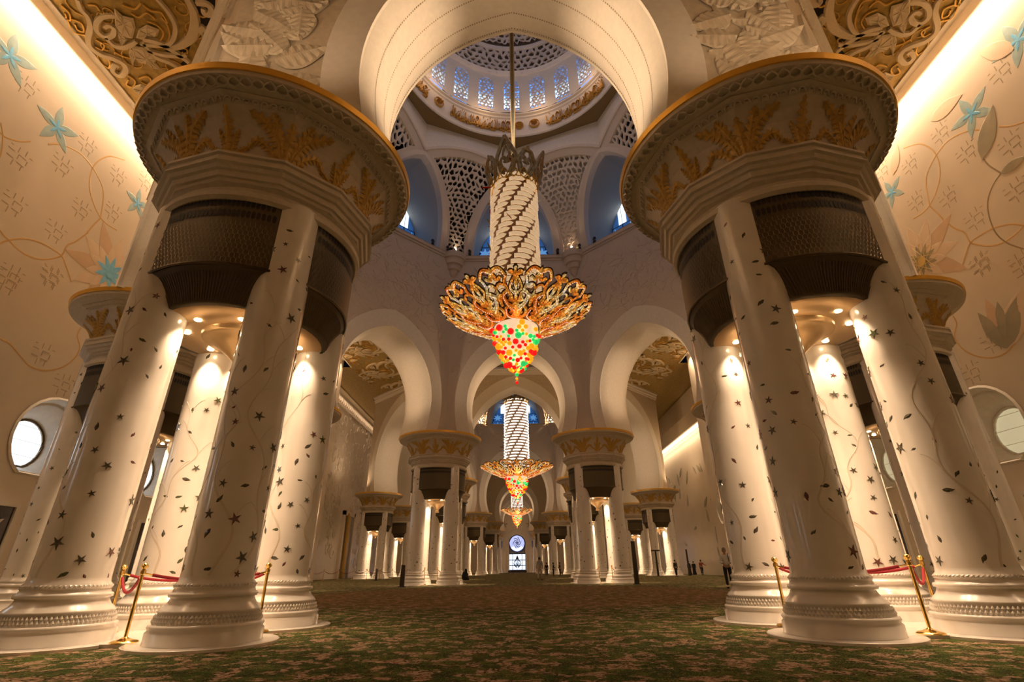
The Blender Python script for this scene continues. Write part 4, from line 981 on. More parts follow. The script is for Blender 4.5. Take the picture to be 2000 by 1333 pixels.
        for (dy, z, sc) in ((.4, 2.9, .38), (-.35, 2.1, .3), (.45, 1.5, .34), (-.3, .8, .32), (.0, 3.2, .2), (.1, .4, .25)):
            for q in range(5):
                o = inst('petal', PETP, dr, (X-s*.065, yc+dy, z), scale=sc, mat=PLASTER); o.rotation_euler = (B @ Matrix.Rotation(.3+2*pi*q/5, 3, 'Z')).to_euler()
    obj('base_course', MB().box(min(X, X-s*.08), -8, 0, max(X, X-s*.08), 57, .5), WALLM, w)
    # far stretch of the wall beside the main dome
    w2 = empty('wall_%s_far' % side, 'far stretch of the %s wall, %s' % (side, 'covered with flowing carved relief and a gold door' if s < 0 else 'with inlaid flowers under a lit cove'), None, kind='structure')
    X2 = 24.7*s
    obj('wall_face', MB().box(min(X2, X2+s*.3), 57, 0, max(X2, X2+s*.3), 104, 25), WALL_REL if s < 0 else WALLM, w2)
    obj('wall_return', MB().box(min(s*20.5, X2), 104, 0, max(s*20.5, X2), 104.4, 25), WALLM, w2)
    obj('wall_face', MB().box(min(s*21.5, s*21.8), 104.4, 0, max(s*21.5, s*21.8), 153, 25), WALLM, w2)
    rr = random.Random(11); m = MB(); n2 = Vector((-s, 0, 0))
    if s < 0:
        for q in range(420):
            y, z = rr.uniform(58, 100), rr.uniform(1.5, 22); a0 = rr.uniform(0, 6.28); R_ = rr.uniform(.3, .75); sg = rr.choice((-1, 1))
            if 73 < y < 79 and z < 9.5: continue
            m.ribbon([(X2, y+R_*(1-i*.04)*cos(a0+sg*i*.42), z+R_*1.25*(1-i*.04)*sin(a0+sg*i*.42)) for i in range(12)], .13, .08, lambda p: n2)
        obj('flowing_relief', m, WALL_REL, w2, kind='stuff', fix=False)
        sc_ = MB()
        for i in range(60):
            yy = 58+i*.75; sc_.add([(X2+.02, yy, 22.6), (X2+.02, yy+.6, 22.6), (X2+.02, yy+.3, 23.8), (X2+.14, yy+.3, 22.9)], [(0, 1, 3), (1, 2, 3), (2, 0, 3)])
        sc_.box(X2, 58, 22.2, X2+.15, 103, 22.45); obj('crest_frieze', sc_, WALL_REL, w2, kind='stuff')
        gd = empty('door_2', 'tall gold grille door in the far left carved wall', None, kind='structure')
        obj('door_leaf', MB().box(X2, 74.2, 0, X2+.1, 78.2, 8.2), GREYM, gd)
        gp = MB(); gp.lathe([(0, .0), (.05, .3), (8.0, .3), (8.6, .0)], 12, X2+.5, 75.0); obj('gold_door_post', gp, CAPGOLD, gd, smooth=True)
        f = MB(); f.box(X2, 73.6, 0, X2+.35, 74.2, 8.8); f.box(X2, 78.2, 0, X2+.35, 78.8, 8.8); f.box(X2, 73.6, 8.2, X2+.35, 78.8, 8.8); obj('door_frame', f, WALLM, gd)
    else:
        for q in range(46):
            y, z = rr.uniform(60, 100), rr.uniform(3, 16); a = rr.uniform(0, 6.28); sc2 = rr.uniform(1.2, 2.2)
            o = inst('large_leaf', PETO, w2, (X2-.01, y, z), scale=sc2); o.rotation_euler = (B @ Matrix.Rotation(a, 3, 'Z')).to_euler()
    obj('lit_soffit', MB().box(min(s*23.6, X2), 58, 18.2, max(s*23.6, X2), 103, 20.2) if s > 0 else MB().box(X2, 58, 23.85, X2+.8, 103, 24.0), STONE, w2)
    st = MB().box(min(s*23.9, s*24.55), 58.2, 18.12, max(s*23.9, s*24.55), 102.8, 18.19) if s > 0 else None
    if st: obj('cove_strip', st, simple('cove_strip_glow', (1, .9, .7), .4, emit=(1, .80, .52), es=5), w2, fix=False)
# back wall behind the camera
bw = empty('wall_back', 'plain pale wall behind the viewer', None, kind='structure')
obj('wall_face', MB().box(-26, -8.3, 0, 26, -8, 25), WALLM, bw)
# ------------------------------------------------------------------ far end wall and window
fw_ = empty('wall_far', 'pale far end wall with a tall keyhole window', None, kind='structure')
def key2(w, zb, zt, r, n=24):
    zc = zt-r; a0 = math.acos(min(1, w/r)); return [(-w, zb), (w, zb)]+[(r*cos(-a0+(pi+2*a0)*i/n), zc+r*sin(-a0+(pi+2*a0)*i/n)) for i in range(n+1)]
obj('wall_face', poly_holes([(-26, 0), (26, 0), (26, 25), (-26, 25)], [key2(2.35, .02, 9.9, 2.42)], lambda x, z: (x, 152, z)), WALLM, fw_)
for r_, n_ in ((2.75, 0), (3.75, 1)):
    p = key2(r_*.9, .02, 10.35+n_*.95, r_+.05); obj('arch_moulding', MB().ribbon([(x, 151.97-.15*n_, z) for x, z in p[1:]+[p[0]]], .35, .22, lambda q: Vector((0, -1, 0))), PLASTER, fw_)
for sx in (-1, 1):
    for q in range(5):
        o = inst('petal', PETP, fw_, (sx*3.6, 151.95, 12.6), scale=1.1, mat=GREYB); o.rotation_euler = (pi/2, 2*pi*q/5, 0)
ew = empty('window_4', 'bright tall stained glass window at the far end, round above a square lower light', None, kind='structure')
obj('pane', MB().add([(x, 152.2, z) for x, z in ((-2.3, .7), (2.3, .7), (2.3, 4.7), (-2.3, 4.7))], [(0, 1, 2, 3)]), simple('bright_blue_white_glass', (.7, .8, 1), .3, emit=(.66, .80, 1), es=1.9), ew, fix=False)
cir = [(2.25*cos(2*pi*i/28), 7.55+2.25*sin(2*pi*i/28)) for i in range(28)]
obj('pane', MB().add([(x, 152.2, z) for x, z in cir], [tuple(range(28))]), simple('soft_blue_glass', (.6, .7, 1), .3, emit=(.42, .52, .95), es=1.0), ew, fix=False)
obj('pane', MB().add([(x, 152.1, z) for x, z in ((-1.9, 6.3), (0, 5.5), (1.9, 6.3), (.9, 6.7), (0, 6.0), (-.9, 6.7))], [(0, 1, 4, 5), (1, 2, 3, 4)]), bpy.data.materials['bright_blue_white_glass'], ew, fix=False)
obj('dark_backing', MB().add([(x, 152.4, z) for x, z in key2(2.4, 0, 9.95, 2.5)], [tuple(range(27))]), simple('dim_grey_glass', (.15, .13, .12), .3), ew, fix=False)
ld = MB()
for x in (-2.3, -1.3, -.0, 1.3, 2.3): ld.tube([(x, 152.1, .6), (x, 152.1, 4.8)], .11 if x else .05, 4)
for z in (.65, 1.8, 3.2, 4.75): ld.tube([(-2.3, 152.1, z), (2.3, 152.1, z)], .09, 4)
ld.tube([(x, 152.1, z) for x, z in cir+[cir[0]]], .16, 4)
for a in range(6):
    for s in (-1, 1): ld.tube([(s*(.2+.8*sin(t*.5))*cos(a*.4), 152.08, 1.2+a*.15+t*.35) for t in range(8)], .07, 4)
    ld.tube([(1.2*cos(a*1.05+t*.3)*(t/8), 152.08, 7.7+1.5*sin(a*1.05+t*.3)*(t/8)) for t in range(9)], .09, 4)
obj('window_leading', ld, LEAD, ew, kind='stuff', fix=False)
obj('door_step', MB().box(-2.6, 151.7, 0, 2.6, 152, .55), PURPLE, ew)

# ------------------------------------------------------------------ chandeliers
def chandelier(loc, sc, label, main=True, white=False):
    t = empty('chandelier', label, 'chandelier', loc, group='crystal chandeliers'); t.scale = sc     # origin at bowl rim level (z=0)
    rod = MB().lathe([(11.2, .30), (11.4, .22), (11.6, .17), (36/sc[2], .17)], 12); obj('hanging_rod', rod, BRASS, t, smooth=True)
    # core behind the plates
    obj('tube_core', MB().lathe([(-.9, 1.25), (8.6, 1.30), (8.75, 1.1), (8.8, .3)], 36), TUBESEAM, t, smooth=True)
    # spiral bands of glass plates
    NB, NP = 8, 24; R = 1.40; H0, H1 = -.2, 8.8; tw = radians(200)
    ph = (H1-H0)/NP
    def PP(a, z, r): return Vector((r*sin(a), r*cos(a), z))
    m = MB(); wa = 2*pi/NB; aw = wa*.92; sl = tw/(H1-H0)
    rows = []
    hexp = [(-.50, .0), (-.30, .40), (0.05, .47), (.34, .40), (.47, .36), (.47, -.50), (.2, -.42), (-.1, -.5), (-.36, -.46)]
    hexp = [(x, y*.93) for x, y in hexp]
    if white: hexp = [(x, y*.62) for x, y in hexp]
    vs = [PP(x*aw, y*ph, R+.02+.05*(.5-x)) for x, y in hexp]; inn = [PP(x*aw*.86, y*ph*.8, R+.075+.05*(.5-x)) for x, y in hexp]; n = len(hexp)
    m.add(vs+inn+[PP(0, 0, R+.11)], [(i, (i+1) % n, n+(i+1) % n, n+i) for i in range(n)]+[(n+i, n+(i+1) % n, 2*n) for i in range(n)])
    pm = m.mesh('glass_plate'); pm.materials.append(TUBEW if white else TUBEG)
    bd = MB()
    for b in range(NB):
        for p in range(NP):
            z = H0+(p+.5)*ph; a = b*wa-(z-H0)*sl
            inst('glass_plate', pm, t, (0, 0, z), (0, 0, a if False else -a))
            if b % 2 == 0:
                for q in range(3): bd.add([PP(a+wa*.30+q*.045+dx, z-.1+dz+q*.03, R+.13) for dx, dz in ((-.012, 0), (0, -.02), (.012, 0), (0, .02))], [(0, 1, 2, 3)])
    obj('bead_rows', bd, BEAD, t, kind='stuff', fix=False)
    # crown of leaf frames
    for k in range(8):
        a = 2*pi*(k+.35)/8; big = k % 2 == 0; cr = MB(); H = 2.7 if big else 2.2; w = .62
        def Q(x, y): r = 1.38+.62*(y/2.7)**1.2; return Vector((r*sin(a)+x*cos(a), r*cos(a)-x*sin(a), 8.5+y))
        out = [(0, 0), (-.35, .35), (-w*.75, .8), (-w, 1.25), (-w*.72, 1.75), (-.25, 2.2), (0, H)]
        for s in (-1, 1):
            cr.ribbon(spline([Q(s*x, y*H/2.7) for x, y in out], 4), .26, .10, lambda p: (sin(a), cos(a), 0))
            cr.ribbon(spline([Q(0, .1), Q(s*.25, .6), Q(s*.38, 1.1), Q(s*.15, 1.35), Q(s*.05, 1.1), Q(s*.2, .95)], 3), .17, .07, lambda p: (sin(a), cos(a), 0))
            cr.ribbon(spline([Q(0, .9), Q(s*.22, 1.45), Q(0, 2.1)], 3), .15, .06, lambda p: (sin(a), cos(a), 0))
        obj('crown_leaf', cr, CROWN, t, fix=False)
    cb = MB()
    for k in range(16):
        a = 2*pi*k/16; cb.ribbon(spline([PP(a+x, 8.3+y, 1.45+.1*y) for x, y in ((0, 0), (-.15, .35), (0, .75), (.15, .35), (0, 0))], 3), .08, .06, lambda p: (p.x, p.y, 0))
    cb.lathe([(8.3, 1.36), (8.32, 1.47), (8.5, 1.47), (8.52, 1.36)], 32); obj('crown_band', cb, GOLD, t, fix=False)
    # glass leaves standing off the tube
    rr = random.Random(9)
    lf = MB().add([(-.0, 0, 0), (.3, .06, .04), (.62, .05, .02), (.9, 0, 0), (.62, -.06, -.02), (.3, -.07, .0)], [tuple(range(6))]).mesh('glass_leaf'); lf.materials.append(LEAFR)
    for q in range(26):
        a = rr.uniform(0, 6.28); z = rr.uniform(.2, 8.6)
        o = inst('glass_leaf', lf, t, (1.48*cos(a), 1.48*sin(a), z), mat=rr.choice((LEAFR, LEAFG, LEAFW, LEAFG))); o.rotation_euler = (rr.uniform(-1, 1), rr.uniform(-.5, .2)-rr.choice((0, 1.1)), a+rr.uniform(-.6, .6)); o.scale = (.85, .85, .85)
    # bowl of scrolls
    def BW(a, f, out=0):          # f 0 centre ring .. 1 rim
        r = 1.36+(4.22-1.36)*f; z = -1.3+1.35*f**1.3; return Vector((r*sin(a), r*cos(a), z-out))
    NS = 10
    sec = MB(); W_ = 2*pi/NS; S = lambda L, n=5: [BW(p.x*W_, p.y) for p in spline([(x, y, 0) for x, y in L], n)]
    dn = lambda p: Vector((p.x*.35, p.y*.35, -1)).normalized()
    def rb(L, w, h=.07): sec.ribbon(S(L), w, h, dn)
    rb([(0, 0), (0, .14), (0, .26)], lambda t_: .55-.35*t_, .1)
    for s in (-1, 1):
        rb([(s*.04, .02), (s*.25, .03), (s*.44, .10), (s*.40, .24), (s*.24, .26), (s*.18, .17), (s*.27, .13)], .15)
        rb([(s*.08, .22), (s*.30, .34), (s*.36, .50), (s*.24, .58), (s*.14, .50), (s*.2, .42)], lambda t_: .24-.12*t_, .09)
        rb([(s*.02, .28), (s*.12, .44), (s*.26, .70), (s*.22, .86)], .13)
        rb([(0, .52), (s*.14, .62), (s*.10, .74), (0, .86)], .11)
        rb([(s*.22, .86), (s*.34, .99), (s*.50, .93), (s*.44, .80), (s*.33, .84)], .16)
        rb([(s*.26, .68), (s*.40, .72), (s*.5, .64)], .11)
        rb([(s*.38, .52), (s*.46, .44), (s*.50, .30)], .10)
        rb([(0, .84), (s*.09, .93), (s*.14, .90)], .14)
    rb([(0, .26), (0, .44), (0, .6), (0, .82), (0, 1.0)], lambda t_: .10+.12*(t_*6 % 1), .09)
    for (x, y, r_) in ((0, .36, .40), (0, .86, .36), (.5, .50, .34), (.5, .92, .26)):
        for q in range(5):
            a = 2*pi*q/5; c = BW(x*W_, y); d = (BW(x*W_, y+.02)-c).normalized(); e = (BW((x+.02)*W_, y)-c).normalized(); v = d*cos(a)+e*sin(a)
            sec.ribbon([c, c+v*r_*.6, c+v*r_*1.2], lambda t_: .2-.17*t_, .08, dn)
    bk_ = MB(); N4 = len(sec.v)//4
    bk_.v = [tuple(Vector(v)+Vector((0, 0, .07))) for v in sec.v]; bk_.f = list(sec.f)
    for i in range(0, len(bk_.v)-3, 4):
        a_, b_ = Vector(bk_.v[i]), Vector(bk_.v[i+3]); c_ = (a_+b_)/2
        for j in range(4):
            p_ = Vector(bk_.v[i+j]); l_ = (p_-c_); l_ = l_*1.55 if (a_-b_).length > .12 else l_*1.9; bk_.v[i+j] = tuple(c_+l_*Vector((1, 1, .2)).x+Vector((0, 0, -l_.z*.8)))
    bm_ = bk_.mesh('scroll_backing'); bm_.materials.append(CROWN_D)
    sm = sec.mesh('scroll_panel'); sm.materials.append(SCROLL)
    for k in range(NS): q_ = inst('scroll_panel', sm, t, rot=(0, 0, 2*pi*(k+.0)/NS)); inst('scroll_backing', bm_, q_)
    be = MB()
    ic = [(0, 0, .05), (.045, 0, 0), (0, .045, 0), (-.045, 0, 0), (0, -.045, 0), (0, 0, -.05)]; icf = [(0, 1, 2), (0, 2, 3), (0, 3, 4), (0, 4, 1), (5, 2, 1), (5, 3, 2), (5, 4, 3), (5, 1, 4)]
    for k in range(NS):
        for L in ([(-.22, .86), (-.34, .99), (-.50, .93)], [(.22, .86), (.34, .99), (.50, .93)], [(.08, .22), (.30, .34), (.36, .50), (.24, .58)], [(-.08, .22), (-.30, .34), (-.36, .50), (-.24, .58)], [(0, .52), (.14, .62), (.10, .74)], [(.04, .02), (.25, .03), (.44, .10), (.40, .24)]):
            for p in spline([(x, y, 0) for x, y in L], 5)[::1]:
                c = BW((p.x+k)*W_, p.y, .10); be.add([c+Vector(v)*.55 for v in ic], icf)
    obj('crystal_beads', be, BEAD, t, kind='stuff', fix=False)
    rm = MB().lathe([(-1.33, 1.30), (-1.37, 1.36), (-1.29, 1.42), (-1.23, 1.36)], 40); obj('bowl_ring', rm, GOLD, t, smooth=True)
    obj('bowl_top', MB().lathe([(-1.9, 1.3), (-.6, 2.2), (-.5, 1.5)], 30), CROWN, t) if False else None
    # glowing glass drop and coloured balls
    obj('glass_drop', MB().lathe([(-1.3, 1.22), (-1.6, 1.22), (-2.0, 1.14), (-2.5, .92), (-3.0, .58), (-3.4, .26), (-3.5, .01)], 28), MILK, t, smooth=True)
    bm = bmesh.new(); bmesh.ops.create_icosphere(bm, subdivisions=2, radius=1); bme = bpy.data.meshes.new('glass_ball'); bm.to_mesh(bme); bm.free(); bme.materials.append(BALLR); bme.polygons.foreach_set('use_smooth', [True]*len(bme.polygons))
    balls = []; tries = 0; rr = random.Random(4)
    while len(balls) < 170 and tries < 9000:
        tries += 1; f = rr.random()**.8; a = rr.uniform(0, 6.28); z = -1.55-2.25*f; r = 1.22*(1-f)**.55+.14
        sz = rr.choice((.17, .13, .10, .09, .19)) if f > .05 else .17
        if f < .25 and len(balls) > 0 and rr.random() < .45: continue
        p = Vector((r*cos(a), r*sin(a), z))
        if any((p-q[0]).length < (sz+q[1])*.88 for q in balls): continue
        balls.append((p, sz, rr.choice((BALLR, BALLG, BALLY, BALLY, BALLR, BALLG)) if f < .55 else rr.choice((BALLR, BALLY, BALLG, BALLY, BALLR))))
    balls += [(Vector((0, 0, -4.02)), .11, BALLG), (Vector((0, 0, -4.27)), .08, BALLY), (Vector((0, 0, -4.48)), .09, BALLR), (Vector((.22, 0, -3.85)), .10, BALLR), (Vector((-.1, -.2, -3.8)), .10, BALLY)]
    for p, sz, mt in balls: inst('glass_ball', bme, t, p, scale=sz, mat=mt)
    return t
chandelier((0.05, 24.6, 14.4), (1, 1, 1), 'nearest chandelier, cream spiral tube above a jewelled scroll bowl with coloured balls', True)
chandelier((0.1, 78.5, 15.5), (1.34, 1.34, 1.22), 'second chandelier, bright white spiral tube, seen under the first one', True, True)
chandelier((0.1, 132.3, 14.6), (1, 1, .96), 'farthest small chandelier above the bright end window', True, True)
lamp('chandelier_light', 'POINT', (0, 24.6, 17.5), 600, WARM, 1.6)
lamp('chandelier_light', 'POINT', (0, 24.6, 11), 500, WARM, 1.0)
lamp('chandelier_light', 'POINT', (0, 78.5, 11), 1600, WARM, 1.5)
lamp('chandelier_light', 'POINT', (0, 132, 10), 1200, WARM, 1.5)

# ------------------------------------------------------------------ rope barriers
def stanchion(x, y, label):
    t = empty('rope_stanchion', label, 'stanchion', (x, y, .045), group='brass rope stanchions')
    obj('base', MB().lathe([(0, .19), (.012, .19), (.03, .17), (.045, .10), (.07, .04), (.08, .03)], 24), BRASS, t, smooth=True)
    obj('pole', MB().lathe([(.06, .026), (.95, .026)], 14), BRASS, t, smooth=True)
    obj('collar', MB().lathe([(.93, .03), (.94, .04), (.99, .04), (1.0, .03)], 14), BRASS, t, smooth=True)
    obj('ball_finial', MB().lathe([(1.0, .02), (1.015, .03), (1.03, .045), (1.055, .055), (1.08, .045), (1.10, .02), (1.105, .001)], 16), BRASS, t, smooth=True)
    return Vector((x, y, 1.0))
def rope(a, b, sag, label):
    pts = [a.lerp(b, i/14)-Vector((0, 0, sag*4*(i/14)*(1-i/14))) for i in range(15)]
    t = empty('velvet_rope', label, 'rope', a, group='red velvet ropes')
    q = obj('rope', MB().tube([p-a for p in pts[1:-1]], .024, 8), ROPE, t, smooth=True)
    h = MB(); h.tube([pts[0]-a, pts[1]-a], .014, 6); h.tube([pts[-2]-a, pts[-1]-a], .014, 6); obj('hook', h, BRASS, t)
for s, nm_ in ((-1, 'left'), (1, 'right')):
    X0 = 6.07*s
    A = stanchion(X0+.05, 8.62, 'front brass stanchion between the two front bases of the nearest %s cluster' % nm_)
    Bq = stanchion(s*4.62, 9.9, 'brass stanchion at the inner side of the nearest %s cluster' % nm_)
    Cc = stanchion(s*7.35, 10.0, 'brass stanchion at the wall side of the nearest %s cluster' % nm_)
    Dd = stanchion(X0, 11.15, 'rear brass stanchion of the nearest %s cluster' % nm_)
    rope(A, Bq, .12, 'red velvet rope from front to inner stanchion, nearest %s cluster' % nm_)
    rope(A, Cc, .30, 'sagging red velvet rope from front to wall-side stanchion, nearest %s cluster' % nm_)
    rope(Dd, Cc, .14, 'red velvet rope from rear to wall-side stanchion, nearest %s cluster' % nm_)
    rope(Dd, Bq, .14, 'red velvet rope from rear to inner stanchion, nearest %s cluster' % nm_)
    for i, (ox, oy, dx, dy) in enumerate(((6.07*s, 39.28, .45, -1.35), (6.07*s, 39.28, -.45, -1.35))):
        P1 = stanchion(ox+dx, oy+dy, 'brass stanchion at the %s middle cluster, %s of the pair' % (nm_, 'right' if i == 0 else 'left'))
        rope(P1, P1+Vector((.9 if i == 0 else -.9, .7, -.05)), .22, 'red rope beside the %s middle cluster, %s one' % (nm_, 'right' if i == 0 else 'left'))
# row of stanchions before the far left wall
prev = None
for i in range(9):
    x, y = -22.4+i*1.15, 58+i*1.55
    P1 = stanchion(x, y, 'thin stanchion in the row before the far left carved wall, place %s from the left' % ('first', 'second', 'third', 'fourth', 'fifth', 'sixth', 'seventh', 'eighth', 'ninth')[i])
    if prev is not None: rope(prev, P1, .3, 'rope sagging between stanchions before the carved wall, %s gap' % ('first', 'second', 'third', 'fourth', 'fifth', 'sixth', 'seventh', 'eighth')[i-1])
    prev = P1
# dark leaning posts (bookstands) on the carpet
for i, (x, y, h, lb) in enumerate(((-7.4, 34.9, 1.3, 'dark slab post standing left of the left middle cluster'), (-15.0, 57.8, 1.15, 'small dark slab post before the far left columns'),
        (7.65, 35.6, 2.6, 'tall dark slab post standing right of the right middle cluster'), (17.0, 66.3, 2.8, 'dark post with a flat top between distant right columns'), (21.1, 67.3, 3.0, 'dark leaning post farthest right among the distant columns'))):
    t = empty('dark_post', lb, 'post', (x, y, 0), group='dark posts on the carpet')
    wd = .15 if i in (0, 2) else .11
    obj('panel', MB().add([(-wd, -.06, 0), (wd, -.06, 0), (wd, .06, 0), (-wd, .06, 0), (-wd*.8, -.02, h), (wd*.8, -.02, h*.985), (wd*.8, .06, h*.985), (-wd*.8, .06, h)], [(0, 3, 2, 1), (4, 5, 6, 7), (0, 1, 5, 4), (1, 2, 6, 5), (2, 3, 7, 6), (3, 0, 4, 7)]), DARKWOOD, t)
    obj('foot', MB().box(-wd*1.5, -.16, 0, wd*1.5, .16, .05), DARKWOOD, t)
    if i == 3: obj('top_plate', MB().box(-.5, -.2, h-.02, .5, .2, h+.12), DARKWOOD, t)

# ------------------------------------------------------------------ people
def skin_mesh(name, joints, edges, mat, parent, root=0, sub=2):
    me = bpy.data.meshes.new(name); me.from_pydata([j[0] for j in joints], edges, [])
    o = bpy.data.objects.new(name, me); COL.objects.link(o); o.parent = parent
    md = o.modifiers.new('skin', 'SKIN'); md.use_smooth_shade = True
    lay = me.skin_vertices[0] if me.skin_vertices else None
    if lay is None:
        bpy.context.view_layer.objects.active = o; 
    for i, j in enumerate(joints):
        r = j[1] if hasattr(j[1], '__len__') else (j[1], j[1]); me.skin_vertices[0].data[i].radius = r; me.skin_vertices[0].data[i].use_root = (i == root)
    s = o.modifiers.new('sub', 'SUBSURF'); s.levels = sub; s.render_levels = sub
    me.materials.append(mat); return o
def person(x, y, rot, label, shirt, trousers, hair=HAIR, h=1.75, arms='down', stride=.12, robe=False, pack=None, skin=SKIN, detail=False):
    t = empty('person', label, 'person', (x, y, 0), rot); k = h/1.75; V = lambda a, b, c: (a*k, b*k, c*k)
    hl = {'down': (V(-.27, .0, .80), V(-.24, .02, 1.12)), 'front': (V(-.12, -.28, 1.10), V(-.25, -.06, 1.13)), 'out': (V(-.62, -.12, 1.12), V(-.38, -.02, 1.22))}
    lh, le = hl[arms if arms != 'out' else 'down']; rh, re = [tuple([-p[0], p[1], p[2]]) for p in hl['front' if arms == 'front' else arms]]
    ls, rs = V(-.19, 0, 1.43), V(.19, 0, 1.43)
    J = [(V(0, 0, .95), (.13*k, .10*k)), (V(0, 0, 1.15), (.135*k, .095*k)), (V(0, 0, 1.38), (.15*k, .10*k)), (V(0, 0, 1.48), .06*k), (V(0, -.01, 1.55), .055*k),
         (V(0, -.01, 1.62), (.085*k, .10*k)), (V(0, -.005, 1.70), (.08*k, .095*k)), (ls, .06*k), (le, .045*k), (lh, .030*k), (rs, .06*k), (re, .045*k), (rh, .030*k),
         (V(-.10, 0, .90), .09*k), (V(-.11, -stride*.5, .50), .06*k), (V(-.11, -stride, .09), .04*k), (V(.10, 0, .90), .09*k), (V(.11, stride*.35, .50), .06*k), (V(.11, stride, .09), .04*k),
         (V(-.12, -stride-.14, .035), .035*k), (V(.12, stride-.14, .035), .035*k)]
    E_ = [(0, 1), (1, 2), (2, 3), (3, 4), (4, 5), (5, 6), (2, 7), (7, 8), (8, 9), (2, 10), (10, 11), (11, 12), (0, 13), (13, 14), (14, 15), (0, 16), (16, 17), (17, 18), (15, 19), (18, 20)]
    skin_mesh('body', J, E_, skin, t)
    for hp in (lh, rh):                       # fingers and thumb
        hj = [(hp, .03*k)]; ed = []
        dz = -1 if arms == 'down' or hp is lh and arms == 'out' else -.3
        for f in range(5):
            dx = (f-1.5)*.016*k if f < 4 else .04*k; L = (.07, .08, .075, .06, .045)[f]*k
            a = Vector(hp)+Vector((dx*.7, -.01, dz*.05*k)); b = a+Vector((dx*.2, -.02*k, dz*L)); hj += [(tuple(a), .009*k), (tuple(b), .008*k)]; ed += [(0, 1+2*f), (1+2*f, 2+2*f)]
        skin_mesh('hand', hj, ed, skin, t, sub=1)
    # shirt and trousers follow the body
    sj = [(J[0][0], (.155*k, .125*k)), (J[1][0], (.15*k, .115*k)), (J[2][0], (.165*k, .12*k)), (V(0, 0, 1.46), .075*k), (ls, .078*k), (le, .062*k), (tuple(Vector(le).lerp(Vector(lh), .8)), .045*k), (rs, .078*k), (re, .062*k), (tuple(Vector(re).lerp(Vector(rh), .8)), .045*k)]
    skin_mesh('shirt', sj, [(0, 1), (1, 2), (2, 3), (2, 4), (4, 5), (5, 6), (2, 7), (7, 8), (8, 9)], shirt, t)
    if robe:
        obj('long_robe', MB().lathe([(.03, .30*k), (.4*k, .24*k), (.95*k, .19*k), (1.2*k, .18*k), (1.42*k, .16*k), (1.5*k, .06*k)], 18), shirt, t, smooth=True)
    tj = [(V(0, 0, 1.0), (.15*k, .12*k)), (V(-.10, 0, .88), .105*k), (J[14][0], .08*k), (V(-.11, -stride*.95, .13), .062*k), (V(.10, 0, .88), .105*k), (J[17][0], .08*k), (V(.11, stride*.95, .13), .062*k)]
    skin_mesh('trousers', tj, [(0, 1), (1, 2), (2, 3), (0, 4), (4, 5), (5, 6)], trousers, t)
    hm = MB().lathe([(1.60, .100), (1.66, .108), (1.73, .10), (1.79, .07), (1.815, .001)], 16); hm.v = [(a*k, (b+.02)*k, c*k) for a, b, c in hm.v]; obj('hair', hm, hair, t, smooth=True)
    fc = MB(); fc.box(-.012, -.125, 1.615, .012, -.098, 1.65); 
    for e in (-.035, .035): fc.box(e-.012, -.11, 1.665, e+.012, -.098, 1.678)
    fc.box(-.025, -.112, 1.588, .025, -.098, 1.596); fc.v = [(a*k, b*k, c*k) for a, b, c in fc.v]; obj('face_features', fc, simple('face_shade', (.25, .12, .08), .5) if 'face_shade' not in bpy.data.materials else bpy.data.materials['face_shade'], t)
    sh = MB()
    for (px, py) in ((-.12, -stride-.06), (.12, stride-.06)): sh.box((px-.05)*k, (py-.12)*k, 0, (px+.05)*k, (py+.12)*k, .08*k)
    obj('shoes', sh, BLACK, t)
    if pack: 
        b = MB().lathe([(1.02, .02), (1.05, .13), (1.2, .15), (1.38, .13), (1.44, .02)], 12); b.v = [(a*k, b_*.7*k+.19*k, c*k) for a, b_, c in b.v]; obj('backpack', b, pack, t, smooth=True)
        st = MB(); st.tube([V(.12, .12, 1.42), V(.13, -.02, 1.52), V(.12, -.13, 1.40), V(.14, -.12, 1.15)], .02, 5); obj('strap', st, pack, t)
    return t
WSH = cloth('white_shirt_cloth', (.62, .60, .56)); NAVY = cloth('dark_navy_cloth', (.02, .022, .035)); BLK = cloth('black_cloth', (.012, .012, .012)); REDC = cloth('red_brown_cloth', (.30, .06, .04)); GRY = cloth('grey_cloth', (.3, .28, .25)); KHA = cloth('khaki_cloth', (.42, .36, .27))
GREYHAIR = simple('grey_hair', (.25, .2, .16), .6)
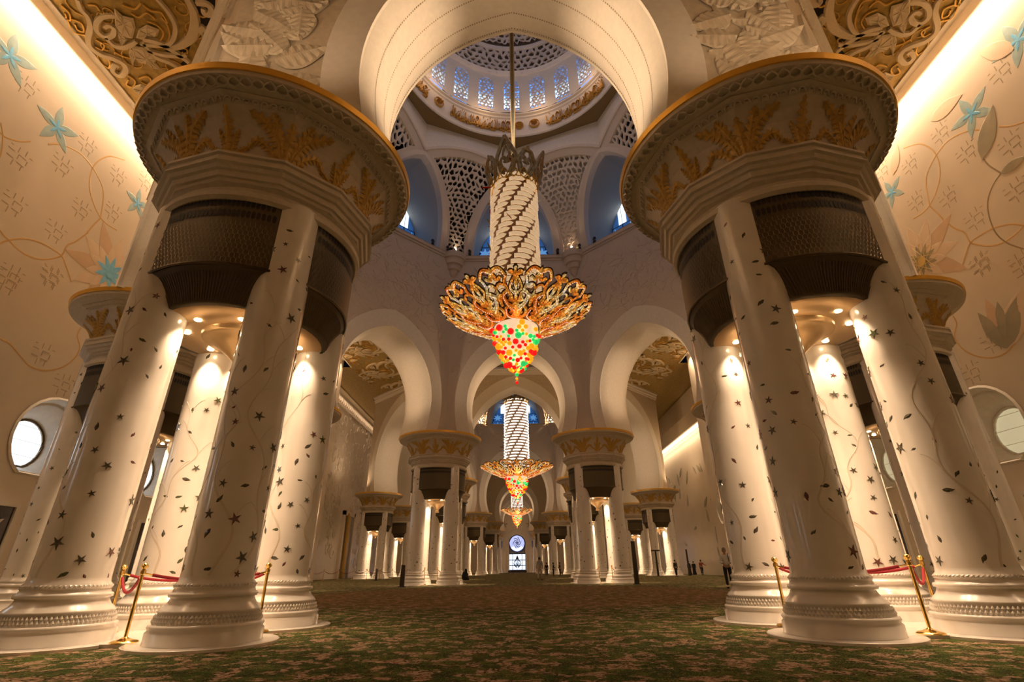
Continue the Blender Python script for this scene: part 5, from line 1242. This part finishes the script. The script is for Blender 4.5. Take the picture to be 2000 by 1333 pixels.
person(10.5, 27.5, radians(-15), 'person in white shirt and dark trousers with a backpack by the nearest right columns', WSH, NAVY, GREYHAIR, 1.82, 'front', .10, pack=NAVY)
person(2.05, 51.1, radians(160), 'person in a pale shirt and pale trousers walking away down the middle', GRY, KHA, HAIR, 1.92, 'down', .16)
person(4.1, 77.1, 0, 'person in black standing alone left of the distant pair', BLK, BLK, HAIR, 1.7, 'down', .03)
person(5.0, 76.3, radians(90), 'person in black, left one of the distant standing pair', BLK, BLK, HAIR, 1.7, 'front', .03)
person(5.9, 76.1, radians(-90), 'person in black, right one of the distant standing pair', BLK, BLK, HAIR, 1.72, 'front', .03)
person(22.4, 71.2, radians(20), 'person in a black robe, first of the group by the far right columns', BLK, BLK, HAIR, 1.65, 'down', .02, robe=True)
person(23.2, 71.8, radians(-20), 'person in a black robe standing in the middle of the far right group', BLK, BLK, HAIR, 1.6, 'down', .02, robe=True)
person(24.0, 71.2, radians(0), 'person in a red-brown shirt pointing aside in the far right group', REDC, BLK, HAIR, 1.75, 'out', .15)
person(18.1, 62.5, radians(30), 'person in dark clothes between the distant right columns', NAVY, NAVY, HAIR, 1.7, 'down', .05)
# kneeling person in black by the left middle cluster
t = empty('person', 'person in black kneeling on the carpet right of the left middle cluster', 'person', (-5.35, 55.1, 0), radians(60))
obj('long_robe', MB().lathe([(.0, .44), (.15, .42), (.35, .33), (.55, .26), (.72, .22), (.80, .10)], 18), BLK, t, smooth=True)
skin_mesh('body', [((0, 0, .45), .15), ((0, -.06, .68), .14), ((0, -.10, .80), .06), ((0, -.13, .90), .095), ((0, -.13, .97), .08), ((-.18, -.08, .70), .06), ((-.2, -.28, .45), .045), ((.18, -.08, .70), .06), ((.2, -.28, .45), .045)], [(0, 1), (1, 2), (2, 3), (3, 4), (1, 5), (5, 6), (1, 7), (7, 8)], BLK, t)
obj('head_scarf', MB().lathe([(.70, .15), (.80, .12), (.92, .125), (1.02, .08), (1.05, .001)], 14, 0, -.10), BLK, t, smooth=True)
